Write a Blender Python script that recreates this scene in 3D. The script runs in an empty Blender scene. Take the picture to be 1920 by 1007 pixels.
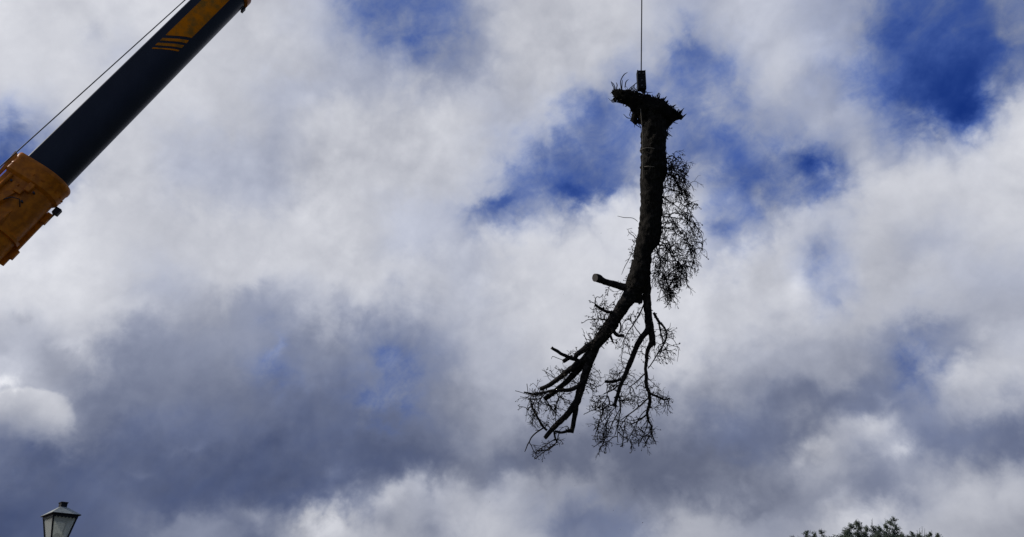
import bpy, math, random
import numpy as np
from mathutils import Vector, Matrix, noise

random.seed(7); RNG = np.random.RandomState(11)
C = bpy.context.scene.collection
SC = bpy.context.scene
# ------------------------------------------------------------------ camera
F = 1478.0                                   # focal length in photo pixels (1920 wide)
PITCH = math.radians(22.0)
EYE = Vector((0, 0, 1.6))
FWD = Vector((0, math.cos(PITCH), math.sin(PITCH)))
UPV = Vector((0, -math.sin(PITCH), math.cos(PITCH)))
RGT = Vector((1, 0, 0))
cam = bpy.data.cameras.new('camera'); camo = bpy.data.objects.new('camera', cam); C.objects.link(camo)
camo.location = EYE; camo.rotation_euler = (math.radians(90) + PITCH, 0, 0)
cam.sensor_width = 36; cam.lens = F / 1920 * 36; cam.clip_end = 6000; cam.clip_start = .05
SC.camera = camo
SC.render.resolution_x = 1024; SC.render.resolution_y = 537


def P(px, py, d):
    """world point seen at photo pixel (px,py), d metres along the view axis"""
    return EYE + FWD * d + RGT * ((px - 960) / F * d) + UPV * ((503.5 - py) / F * d)


# ------------------------------------------------------------------ light and exposure
SUN_DIR = Vector((-0.82, 0.0, 0.57)).normalized()        # towards the sun
sl = bpy.data.lights.new('sun', 'SUN'); so = bpy.data.objects.new('sun', sl); C.objects.link(so)
sl.energy = 3.0; sl.angle = math.radians(1.0); sl.color = (1, .95, .87)
so.rotation_euler = SUN_DIR.to_track_quat('Z', 'Y').to_euler()
SC.view_settings.view_transform = 'Standard'; SC.view_settings.look = 'None'
SC.view_settings.exposure = 0; SC.view_settings.gamma = 1

# ------------------------------------------------------------------ sky: broken backlit clouds
# cloud brightness (0-255) and blue gaps (0-9) on a coarse chart of this part of the sky
G = '''
215 212 208 205 208 210 205 195 195 190 165 118  96 100 155 190 190 195 200 192 185 165 178 190 185 170 155 130 100  85  75 110
212 210 205 188 205 210 200 195 195 190 180 160 142 118 150 190 195 198 195 190 165 115 150 190 192 180 160 130  95  75  62 100
208 208 206 204 206 206 200 198 190 188 180 178 180 170 178 190 197 195 170 145 160 130 130 180 180 155 150 145  85  62  58 125
175 200 205 205 200 200 196 190 185 190 198 195 190 198 195 185 190 165 108 130 140 112 150 145 160 165 165 160  95  72  95 185
110 170 200 205 200 188 185 182 180 188 195 200 200 200 198 190 165  98 112 130 140 108 115 130 150 115 180 165 170 175 195 205
 90 150 195 200 200 192 190 190 188 190 200 202 202 198 192 170 125 112  85 130 175 180 135 100 135  72 188 195 200 205 208 208
200 205 208 208 202 200 202 202 204 205 203 202 198 192 170 112 160 185 202 206 205 195 150 140 185 195 200 198 200 198 203 206
210 212 210 205 195 200 205 205 205 205 203 198 192 190 180 195 210 213 213 212 212 208 140 190 200 168 195 185 175 185 195 200
212 214 210 200 190 185 200 208 206 205 206 205 205 200 190 200 208 210 210 210 210 208 205 200 195 160 190 185 185 188 185 185
205 208 212 208 185 165 160 155 160 190 190 180 165 175 190 205 208 208 208 208 210 212 205 200 195 196 190 185 185 180 175 170
175 170 195 165 140 135 135 140 128 130 130 115 115 135 170 185 200 205 205 208 212 208 198 180 170 175 165 150 135 130 165 180
185 140 155 130 122 125 125 125 110 120 112 103 108 130 160 180 185 185 185 185 200 190 170 160 160 160 150 135 105 165 190 185
150 165 120 115 115 115 112 108 105 100  98 103 103 115 135 165 165 155 150 150 155 150 140 130 125 115 110 120 125 145 160 165
130 150 110 105 100 105 100  98  92  92  95  90  95 110 145 140 120 115 120 115 115 115 110 105 110 140 155 185 115 120 110 105
105  95  90  88  92  92  90  88  85  85  88  85  85 100 120 110 100  95  95  98  95  95 100 115 140 172 150 140 172 160 150 160
 85  85  90  98  88  85  80  82  82  90 105 130 145 170 170 165 155 150 140 120 115 115 120 130 140 140 140 125 170 190 190 185
 80  85  85  95 118 128 128 115 120 168 178 180 170 150 185 185 160 130 130 122 170 165 165 160 155 165 185 190 180 175 170 160
'''
B = '''
0 0 0 0 0 0 0 0 0 1 2 5 6 6 2 0 0 0 0 0 1 2 1 1 1 2 2 4 6 7 8 5
0 0 0 1 0 0 0 0 0 0 1 2 3 4 2 0 0 0 0 0 2 6 4 1 1 2 3 4 7 8 9 6
0 0 0 0 0 0 0 0 1 1 1 1 1 1 1 0 0 0 2 4 3 5 5 1 1 2 3 4 7 9 9 4
3 0 0 0 0 0 0 0 1 0 0 0 0 0 0 1 1 3 6 5 4 6 3 3 2 2 2 3 6 8 7 1
5 2 0 0 0 1 1 1 1 0 0 0 0 0 0 1 3 6 6 5 4 6 6 5 3 5 1 2 2 2 0 0
7 3 0 0 0 1 1 1 1 0 0 0 0 0 1 2 5 5 7 4 1 1 4 6 4 8 1 0 0 0 0 0
0 0 0 0 0 0 0 0 0 0 0 0 1 1 2 5 3 1 0 0 0 0 4 4 1 0 0 0 0 0 0 0
0 0 0 0 0 0 0 0 0 0 0 0 1 1 1 0 0 0 0 0 0 0 4 1 0 2 0 0 1 1 0 0
0 0 0 0 1 1 0 0 0 0 0 0 0 0 1 0 0 0 0 0 0 0 0 0 0 3 0 0 0 0 1 1
0 0 0 0 1 1 1 2 2 1 1 1 2 1 1 0 0 0 0 0 0 0 0 0 0 0 0 0 1 1 1 1
1 1 0 1 2 2 2 2 3 2 2 4 4 3 1 1 0 0 0 0 0 0 0 1 1 1 1 2 3 3 1 1
1 1 1 2 2 2 2 2 4 3 3 6 4 2 1 1 0 0 0 0 0 0 1 1 1 1 1 2 4 1 0 0
1 1 2 2 2 2 2 2 3 3 3 4 4 2 1 1 1 1 1 1 1 1 1 2 2 2 3 3 3 2 1 1
2 1 2 2 3 3 3 3 3 3 3 3 2 2 1 1 1 1 1 1 1 2 3 3 2 1 1 1 3 3 3 3
3 3 3 3 3 3 3 3 3 3 3 3 3 2 1 2 1 1 1 1 1 1 1 1 1 0 1 2 1 1 1 1
3 3 3 3 3 3 3 3 3 3 3 2 1 1 0 1 0 0 0 1 1 1 1 1 1 1 1 2 1 0 0 0
3 3 3 3 2 2 2 2 2 0 0 0 0 1 0 0 1 2 2 3 0 0 0 1 1 0 0 0 0 0 0 0
'''
G = np.array([[float(v) for v in r.split()] for r in G.strip().split('\n')])
B = np.array([[float(v) for v in r.split()] for r in B.strip().split('\n')]) / 9
for (j_, i_, g_, b_) in ((0, 27, 118, 5), (0, 12, 112, 5), (0, 13, 118, 5), (1, 13, 135, 3), (0, 28, 92, 7), (1, 27, 110, 6), (1, 28, 80, 8), (2, 27, 122, 6), (2, 26, 145, 4), (3, 27, 140, 4), (11, 11, 116, 3), (10, 11, 122, 3), (10, 12, 120, 3), (5, 25, 95, 7),
                         (12, 0, 150, 1), (13, 0, 128, 1.5), (4, 17, 112, 5), (4, 18, 120, 5), (4, 21, 120, 5)):
    G[j_, i_] = g_; B[j_, i_] = b_ / 9
G[10:14, :15] += 9; G[14:16, :14] += 3; G[12:15, 16:24] += 4
B[9:] = np.where(B[9:] < .4, B[9:] * .62, B[9:])          # the storm greys are barely tinted
assert G.shape == (17, 32) and B.shape == (17, 32)


def prefilter(A, c=.75):
    """undo the softening of the gaussian row blend"""
    w = np.array([[math.exp(-((i - j) ** 2) * 1.5) for j in range(17)] for i in range(17)])
    w /= w.sum(1, keepdims=True)
    S = np.linalg.solve(w + .12 * np.eye(17), A * 1.12)
    return c * S + (1 - c) * A


Gf = np.clip(prefilter(G) / 255, 0, 1); Bf = np.clip(prefilter(B), 0, 1)

W = bpy.data.worlds.new('World'); SC.world = W; W.use_nodes = True
nt = W.node_tree; nt.nodes.clear()


def N(t, **k):
    n = nt.nodes.new(t)
    for a, v in k.items(): setattr(n, a, v)
    return n


def link(v, s):
    if isinstance(v, (int, float)): s.default_value = v
    elif isinstance(v, (tuple, Vector)): s.default_value = tuple(v)
    else: nt.links.new(v, s)


def M(op, a, b=0.0, c=0.0, clamp=False):
    n = N('ShaderNodeMath', operation=op); n.use_clamp = clamp
    for s, v in zip(n.inputs, (a, b, c)): link(v, s)
    return n.outputs[0]


def VM(op, a, b=(0, 0, 0)):
    n = N('ShaderNodeVectorMath', operation=op); link(a, n.inputs[0]); link(b, n.inputs[1])
    return n.outputs['Value'] if op == 'DOT_PRODUCT' else n.outputs[0]


def fbm(vec, scale, detail=6, rough=.55, col=False, dist=0.0):
    n = N('ShaderNodeTexNoise'); n.noise_dimensions = '3D'; link(vec, n.inputs['Vector'])
    n.inputs['Scale'].default_value = scale; n.inputs['Detail'].default_value = detail
    n.inputs['Roughness'].default_value = rough; n.inputs['Distortion'].default_value = dist
    return n.outputs['Color' if col else 'Fac']


D = N('ShaderNodeTexCoord').outputs['Generated']
fw = M('MAXIMUM', VM('DOT_PRODUCT', D, FWD), .05)
gx = M('DIVIDE', VM('DOT_PRODUCT', D, RGT), fw)
gy = M('DIVIDE', VM('DOT_PRODUCT', D, UPV), fw)
w1 = N('ShaderNodeSeparateColor'); link(fbm(D, 7.0, 2, .5, True), w1.inputs[0])
w2 = N('ShaderNodeSeparateColor'); link(fbm(VM('ADD', D, (3.1, .7, 5.2)), 21.0, 7, .6, True, .3), w2.inputs[0])
U0 = M('MULTIPLY_ADD', gx, F, 960); V0 = M('MULTIPLY_ADD', gy, -F, 503.5)


def warp(v, a, b, ka, kb):
    return M('ADD', v, M('ADD', M('MULTIPLY', M('SUBTRACT', a, .5), ka), M('MULTIPLY', M('SUBTRACT', b, .5), kb)))


vo = N('ShaderNodeTexVoronoi'); vo.feature = 'F1'; vo.inputs['Scale'].default_value = 13; vo.inputs['Detail'].default_value = 2.5; vo.inputs['Roughness'].default_value = .55
wv = N('ShaderNodeVectorMath', operation='SCALE'); link(VM('SUBTRACT', fbm(D, 18, 5, .6, True), (.5, .5, .5)), wv.inputs[0]); wv.inputs['Scale'].default_value = .07
link(VM('ADD', D, wv.outputs[0]), vo.inputs['Vector'])
lobe = M('SUBTRACT', vo.outputs['Distance'], .82)            # rounded heads of the cumulus
U = M('MULTIPLY_ADD', lobe, -34.0, warp(U0, w1.outputs[0], w2.outputs[0], 50, 100))
V = M('MULTIPLY_ADD', lobe, -58.0, warp(V0, w1.outputs[1], w2.outputs[1], 50, 100))
u = M('DIVIDE', U, 1920.0, clamp=True)
r = M('DIVIDE', M('SUBTRACT', V, 29.6), 59.2)
r = M('MAXIMUM', M('MINIMUM', r, 16.3), -.3)
acc = None; wacc = None
for j in range(17):
    cr = N('ShaderNodeValToRGB'); link(u, cr.inputs[0]); cb = cr.color_ramp; cb.interpolation = 'B_SPLINE'
    els = cb.elements
    while len(els) < 32: els.new(.5)
    for i in range(32):
        els[i].position = (i + .5) / 32
        # a little contrast back along the row as the spline softens it
        l, rr = max(i - 1, 0), min(i + 1, 31)
        g = Gf[j, i] + .30 * (Gf[j, i] - .5 * (Gf[j, l] + Gf[j, rr]))
        b = Bf[j, i] + .30 * (Bf[j, i] - .5 * (Bf[j, l] + Bf[j, rr]))
        els[i].color = (min(max(g, 0), 1), min(max(b, 0), 1), 0, 1)
    d = M('SUBTRACT', r, float(j))
    wt = M('EXPONENT', M('MULTIPLY', M('MULTIPLY', d, d), -1.5))
    s = N('ShaderNodeVectorMath', operation='SCALE'); link(cr.outputs[0], s.inputs[0]); link(wt, s.inputs['Scale'])
    acc = s.outputs[0] if acc is None else VM('ADD', acc, s.outputs[0])
    wacc = wt if wacc is None else M('ADD', wacc, wt)
s = N('ShaderNodeVectorMath', operation='SCALE'); link(acc, s.inputs[0]); link(M('DIVIDE', 1.0, wacc), s.inputs['Scale'])
sx = N('ShaderNodeSeparateXYZ'); link(s.outputs[0], sx.inputs[0])
g, b = sx.outputs[0], sx.outputs[1]

# the rest of the sky: dimmer clouds and gaps away from the sun
n3 = fbm(D, 2.2, 5, .55)
cov = N('ShaderNodeMapRange'); cov.interpolation_type = 'SMOOTHSTEP'; link(n3, cov.inputs[0])
cov.inputs[1].default_value = .40; cov.inputs[2].default_value = .60
sund = M('MULTIPLY_ADD', VM('DOT_PRODUCT', D, SUN_DIR), .5, .5)
gout = M('MULTIPLY_ADD', M('POWER', sund, 1.5), .42, .26)
gout = M('ADD', gout, M('MULTIPLY', M('SUBTRACT', cov.outputs[0], .5), .12))
bout = M('MULTIPLY_ADD', cov.outputs[0], -.62, .8)


def sstep(x, a, b_):
    n = N('ShaderNodeMapRange'); n.interpolation_type = 'SMOOTHSTEP'; link(x, n.inputs[0])
    n.inputs[1].default_value = a; n.inputs[2].default_value = b_
    return n.outputs[0]


inside = M('MULTIPLY', sstep(M('ABSOLUTE', M('SUBTRACT', U, 960.0)), 1500, 1000),
           M('MULTIPLY', sstep(M('ABSOLUTE', M('SUBTRACT', V, 503.0)), 1000, 540),
             sstep(VM('DOT_PRODUCT', D, FWD), .1, .3)))


def mixf(f, a, c):
    n = N('ShaderNodeMix'); n.data_type = 'FLOAT'; link(f, n.inputs[0]); link(a, n.inputs[2]); link(c, n.inputs[3])
    return n.outputs[0]


g = mixf(inside, gout, g); b = mixf(inside, bout, b)


# local features with ragged warped edges: (cx, cy, rx, ry, tilt, soft start, soft end, brightness, blue, wet)
Uw = warp(U0, w1.outputs[0], w2.outputs[0], 14, 95); Vw = warp(V0, w1.outputs[1], w2.outputs[1], 14, 95)


def blob(cx, cy, rx, ry, tilt, e0, e1):
    c, s_ = math.cos(math.radians(tilt)), math.sin(math.radians(tilt))
    du, dv = M('SUBTRACT', Uw, cx), M('SUBTRACT', Vw, cy)
    a = M('MULTIPLY_ADD', du, c / rx, M('MULTIPLY', dv, s_ / rx)); e = M('MULTIPLY_ADD', du, -s_ / ry, M('MULTIPLY', dv, c / ry))
    q = M('MULTIPLY_ADD', a, a, M('MULTIPLY', e, e))
    return sstep(q, e1, e0) if e0 > .3 else M('EXPONENT', M('MULTIPLY', q, -1.1))


for (cx, cy, rx, ry, tl, e0, e1, dg, db_) in (
        (112, 772, 26, 34, 10, .1, 1.2, .05, -.02), (60, 850, 70, 20, 0, .1, 1.2, -.03, .03), (8, 715, 26, 16, 0, .2, 1.5, .18, -.05),
        (1800, 125, 80, 85, 30, .2, 1.3, -.03, .08), (1660, 95, 95, 60, -35, .2, 1.3, -.08, .12), (1740, 190, 90, 40, 10, .2, 1.3, -.06, .10), (1870, 60, 30, 60, 0, .2, 1.3, -.06, .12), (1420, 300, 100, 42, 20, .2, 1.3, -.03, .05), (1215, 190, 90, 70, 20, .2, 1.3, -.01, .03), (1700, 150, 50, 26, -40, .2, 1.6, -.08, .14), (1820, 205, 34, 26, 0, .2, 1.4, -.12, .25),
        (1518, 308, 30, 20, 35, .2, 1.2, -.17, .24), (1498, 326, 34, 14, -20, .2, 1.2, -.08, .14), (1312, 88, 36, 32, 30, .1, 1.6, -.08, .10), (1395, 310, 52, 42, 40, .1, 1.6, -.06, .10),
        (1040, 285, 44, 52, 30, .1, 1.6, -.04, .06), (1120, 215, 22, 70, 15, .1, 1.6, -.04, .05), (1078, 356, 34, 16, 10, .2, 1.4, -.15, .25),
        (1288, 285, 40, 30, 30, .1, 1.6, -.08, .12), (1345, 432, 34, 12, -35, .1, 1.5, -.12, .20), (940, 376, 50, 13, -30, .1, 1.5, -.13, .22),
        (1528, 480, 20, 36, 10, .1, 1.6, -.09, .14), (1785, 305, 12, 34, 0, .1, 1.8, -.06, .05), (1460, 395, 12, 22, 30, .1, 1.8, -.08, .08),
        (718, 668, 34, 17, 15, .2, 1.4, -.02, .20), (518, 652, 14, 26, 30, .2, 1.5, .0, .28), (1712, 645, 40, 28, 20, .2, 1.6, -.03, .2),
        (1495, 545, 30, 60, 15, .2, 1.6, .07, -.02), (1650, 790, 40, 30, -20, .2, 1.6, .10, -.06), (1530, 838, 46, 24, -15, .2, 1.7, .10, -.05),
        (1692, 850, 22, 15, 0, .1, 1.7, .15, -.05), (1790, 690, 36, 44, 10, .2, 1.5, .07, -.04), (1580, 930, 50, 14, -30, .1, 1.7, .06, 0),
        (600, 985, 70, 22, 0, .2, 1.3, .10, -.10), (745, 925, 70, 18, -18, .2, 1.6, .09, -.02), (480, 968, 26, 20, 0, .2, 1.6, .12, -.05),
        (715, 985, 26, 24, 30, .2, 1.6, -.09, .03), (800, 992, 20, 22, 0, .2, 1.6, -.07, .02), (1060, 985, 60, 26, 0, .2, 1.6, -.07, .08),
        (640, 885, 20, 14, 0, .1, 1.7, .06, 0), (262, 885, 26, 12, 20, .1, 1.7, .05, 0), (360, 845, 40, 10, -15, .1, 1.7, .04, 0),
        (170, 60, 16, 26, 10, .1, 1.8, -.06, .05), (130, 640, 30, 12, -20, .1, 1.7, .07, 0), (40, 590, 16, 14, 0, .1, 1.7, -.07, 0),
        (645, 560, 14, 34, 20, .1, 1.8, -.06, .03), (1900, 60, 22, 70, -25, .2, 1.4, .05, -.2), (1560, 215, 60, 16, -20, .1, 1.8, .05, -.05),
        (20, 235, 34, 30, 0, .2, 1.5, -.07, .10)):
    m = blob(cx, cy, rx, ry, tl, e0, e1)
    g = M('MULTIPLY_ADD', m, dg, g); b = M('MULTIPLY_ADD', m, db_, b)

# the rounded cloud at far left: crisp top and right rim, melting away below
Uc, Vc = warp(U0, w1.outputs[0], w2.outputs[0], 4, 50), warp(V0, w1.outputs[1], w2.outputs[1], 4, 50)
a_ = M('DIVIDE', M('SUBTRACT', Uc, 48.0), 92.0); c_ = M('DIVIDE', M('SUBTRACT', Vc, 782.0), 58.0)
m = sstep(M('MULTIPLY_ADD', a_, a_, M('MULTIPLY', c_, c_)), 1.12, .80)
m = M('MULTIPLY', m, sstep(V0, 838, 752))
g = M('MULTIPLY_ADD', m, .105, g); b = M('MULTIPLY_ADD', m, -.06, b)

# billows, wisps and streaks
nA = M('SUBTRACT', fbm(VM('ADD', D, (8.3, 2.2, 1.1)), 10, 9, .62, False, .5), .5)
nB = M('SUBTRACT', fbm(VM('ADD', D, (1.3, 6.2, 4.1)), 34, 7, .65, False, .3), .5)
b = M('MAXIMUM', b, 0.0)
bq = M('MULTIPLY', M('MULTIPLY', b, M('SUBTRACT', 1.0, b, clamp=True)), 4.0)
bq = M('MULTIPLY', sstep(b, .12, .5), M('MULTIPLY_ADD', b, -.55, 1.15))
# diagonal wisps where cloud is thinning
tdir = (RGT * .80 + UPV * .60); ndir = (UPV * .80 - RGT * .60)
cv = N('ShaderNodeCombineXYZ'); link(M('MULTIPLY_ADD', VM('DOT_PRODUCT', D, tdir), 7.0, M('MULTIPLY', w1.outputs[0], 1.5)), cv.inputs[0])
link(M('MULTIPLY_ADD', VM('DOT_PRODUCT', D, ndir), 22.0, M('MULTIPLY', w1.outputs[1], 3.0)), cv.inputs[1]); link(M('MULTIPLY', VM('DOT_PRODUCT', D, FWD), 10.0), cv.inputs[2])
nC = M('SUBTRACT', fbm(cv.outputs[0], 1.0, 8, .62, False, .2), .5)
db = M('MULTIPLY', bq, M('ADD', M('MULTIPLY', nC, 1.0), M('ADD', M('MULTIPLY', nA, .7), M('MULTIPLY', nB, .9))))
b = M('MINIMUM', M('ADD', b, db, clamp=True), .86)
g = M('MULTIPLY_ADD', db, -.42, g)
g = M('ADD', g, M('MULTIPLY', nA, .12)); g = M('ADD', g, M('MULTIPLY', nB, .05)); g = M('ADD', g, M('MULTIPLY', nC, .05))


# relief of the billows: brighter flanks towards the sun
def relief(scale, off, detail, rough, amp):
    o_ = SUN_DIR * off
    w_ = VM('ADD', D, (4.4, 9.1, 2.7))
    f1 = fbm(w_, scale, detail, rough); f2 = fbm(VM('ADD', w_, o_ + UPV * off * .5), scale, detail, rough)
    return M('MULTIPLY', M('SUBTRACT', f1, f2), amp)


rel = M('ADD', relief(7, .022, 4, .45, .20), relief(20, .009, 5, .5, .13))
rel = M('MULTIPLY', rel, M('MULTIPLY_ADD', sstep(fbm(VM('ADD', D, (7, 1, 3)), 5, 2), .42, .62), .95, .25))
rel = M('MULTIPLY', rel, M('MULTIPLY_ADD', b, -.8, 1.0))
g = M('ADD', g, rel)
# display tone -> colour: grey-violet cloud to deep blue
g = M('ADD', g, M('MULTIPLY', M('EXPONENT', M('MULTIPLY', g, -7.0)), .22))
g = M('MULTIPLY_ADD', M('MULTIPLY', lobe, sstep(g, .30, .75)), -.055, g)
R_ = M('MULTIPLY_ADD', b, -.085, M('MULTIPLY_ADD', g, 1.03, -.032), clamp=True)
B_ = M('MULTIPLY_ADD', b, .215, M('MULTIPLY_ADD', g, .915, .102), clamp=True)
cc = N('ShaderNodeCombineColor')
for sck, v in zip(cc.inputs, (R_, g, B_)): link(M('POWER', M('MAXIMUM', v, .01), 2.2), sck)
nish = N('ShaderNodeTexSky', sky_type='NISHITA'); nish.sun_disc = False
nish.sun_elevation = math.asin(SUN_DIR.z); nish.sun_rotation = math.atan2(SUN_DIR.x, SUN_DIR.y)
sc10 = N('ShaderNodeVectorMath', operation='SCALE'); link(cc.outputs[0], sc10.inputs[0]); sc10.inputs['Scale'].default_value = 10.0
# clear blue of the physical sky shows in gaps outside the charted clouds
mx = N('ShaderNodeMix'); mx.data_type = 'RGBA'
link(M('MULTIPLY', M('SUBTRACT', 1.0, inside), M('MULTIPLY', b, .5)), mx.inputs[0])
link(sc10.outputs[0], mx.inputs[6]); link(nish.outputs[0], mx.inputs[7])
bg = N('ShaderNodeBackground'); link(mx.outputs[2], bg.inputs[0]); bg.inputs[1].default_value = .1
nt.links.new(bg.outputs[0], N('ShaderNodeOutputWorld').inputs[0])
W.cycles.sampling_method = 'MANUAL'; W.cycles.sample_map_resolution = 512


# ------------------------------------------------------------------ materials
def mat(name, col, rough=.6, metal=0, var=0, scale=8, bump=0, bscale=None, stretch=(1, 1, 1), col2=None, spec=.5, thr=(.4, .65), bdist=.02):
    m = bpy.data.materials.new(name); m.use_nodes = True
    t = m.node_tree; p = t.nodes['Principled BSDF']
    p.inputs['Base Color'].default_value = (*col, 1); p.inputs['Roughness'].default_value = rough
    p.inputs['Metallic'].default_value = metal; p.inputs['Specular IOR Level'].default_value = spec
    tc = t.nodes.new('ShaderNodeTexCoord'); mp = t.nodes.new('ShaderNodeMapping'); mp.inputs['Scale'].default_value = stretch
    t.links.new(tc.outputs['Object'], mp.inputs[0])
    if col2:
        n = t.nodes.new('ShaderNodeTexNoise'); n.inputs['Scale'].default_value = scale; n.inputs['Detail'].default_value = 6
        t.links.new(mp.outputs[0], n.inputs['Vector'])
        cr = t.nodes.new('ShaderNodeValToRGB'); cr.color_ramp.elements[0].position = thr[0]; cr.color_ramp.elements[1].position = thr[1]
        cr.color_ramp.elements[0].color = (*col, 1); cr.color_ramp.elements[1].color = (*col2, 1)
        t.links.new(n.outputs['Fac'], cr.inputs[0]); t.links.new(cr.outputs[0], p.inputs['Base Color'])
    if bump:
        n = t.nodes.new('ShaderNodeTexNoise'); n.inputs['Scale'].default_value = bscale or scale; n.inputs['Detail'].default_value = 5
        t.links.new(mp.outputs[0], n.inputs['Vector'])
        bp = t.nodes.new('ShaderNodeBump'); bp.inputs['Strength'].default_value = bump; bp.inputs['Distance'].default_value = bdist
        t.links.new(n.outputs['Fac'], bp.inputs['Height']); t.links.new(bp.outputs[0], p.inputs['Normal'])
    return m


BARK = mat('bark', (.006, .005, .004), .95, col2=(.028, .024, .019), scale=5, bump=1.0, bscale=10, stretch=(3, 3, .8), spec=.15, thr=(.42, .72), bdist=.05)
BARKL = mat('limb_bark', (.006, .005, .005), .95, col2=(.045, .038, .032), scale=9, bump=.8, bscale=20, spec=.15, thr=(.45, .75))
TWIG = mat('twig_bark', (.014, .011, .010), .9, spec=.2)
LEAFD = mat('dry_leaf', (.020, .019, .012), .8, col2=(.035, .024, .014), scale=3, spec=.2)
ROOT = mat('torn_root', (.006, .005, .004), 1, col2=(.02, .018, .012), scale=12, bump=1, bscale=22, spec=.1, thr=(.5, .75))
CUT = mat('cut_wood', (.06, .055, .05), .9, col2=(.05, .04, .035), scale=30)
VINE = mat('vine_bark', (.10, .085, .065), .9)
NAVY = mat('dark_blue_paint', (.0035, .006, .013), .40, spec=.28, col2=(.009, .012, .020), scale=6, stretch=(1, 1, .35), thr=(.45, .75), bump=.04, bscale=3)
ORNG = mat('orange_paint', (.70, .20, .004), .45, spec=.22, col2=(.42, .115, .003), scale=7, bump=.08, bscale=9, thr=(.35, .60))
MARK = mat('orange_marking', (.72, .20, .003), .7, spec=.05, col2=(.33, .14, .02), scale=6)
RED = mat('red_brown_paint', (.12, .03, .018), .6)
STEEL = mat('dark_steel', (.02, .02, .022), .55, col2=(.05, .05, .055), scale=20, metal=.4)
BLOCK = mat('oily_black_steel', (.003, .003, .004), .7, col2=(.022, .022, .026), scale=14, spec=.12, thr=(.5, .7))
ROPE = mat('wire_rope', (.045, .045, .05), .6, metal=.3)
IRON = mat('black_cast_iron', (.005, .005, .006), .55, spec=.3, bump=.15, bscale=60)
ROOF = mat('weathered_zinc', (.34, .36, .31), .55, spec=.3, col2=(.24, .25, .22), scale=25)
LEAF = mat('oak_leaf', (.030, .045, .022), .7, col2=(.060, .078, .042), scale=1.3)
TRUNKM = mat('far_bark', (.018, .017, .015), .9)
GRASS = mat('grass_ground', (.03, .045, .018), .95, col2=(.05, .05, .03), scale=.3)
RUBB = mat('tyre_rubber', (.012, .012, .012), .8)
GLASSD = mat('cab_glass', (.02, .025, .03), .1)

# frosted pane that lets daylight through
FROST = bpy.data.materials.new('frosted_pane'); FROST.use_nodes = True
t = FROST.node_tree; t.nodes.clear()
df = t.nodes.new('ShaderNodeBsdfDiffuse'); tl = t.nodes.new('ShaderNodeBsdfTranslucent'); tr = t.nodes.new('ShaderNodeBsdfTransparent')
df.inputs[0].default_value = (.66, .67, .62, 1); tl.inputs[0].default_value = (.70, .72, .66, 1); tr.inputs[0].default_value = (.8, .82, .76, 1)
m1 = t.nodes.new('ShaderNodeMixShader'); m1.inputs[0].default_value = .5
m2 = t.nodes.new('ShaderNodeMixShader'); m2.inputs[0].default_value = .30
gl = t.nodes.new('ShaderNodeBsdfGlossy'); gl.inputs['Roughness'].default_value = .15
m3 = t.nodes.new('ShaderNodeMixShader'); m3.inputs[0].default_value = .06
t.links.new(df.outputs[0], m1.inputs[1]); t.links.new(tl.outputs[0], m1.inputs[2])
t.links.new(m1.outputs[0], m2.inputs[1]); t.links.new(tr.outputs[0], m2.inputs[2])
t.links.new(m2.outputs[0], m3.inputs[1]); t.links.new(gl.outputs[0], m3.inputs[2])
t.links.new(m3.outputs[0], t.nodes.new('ShaderNodeOutputMaterial').inputs[0])


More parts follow.
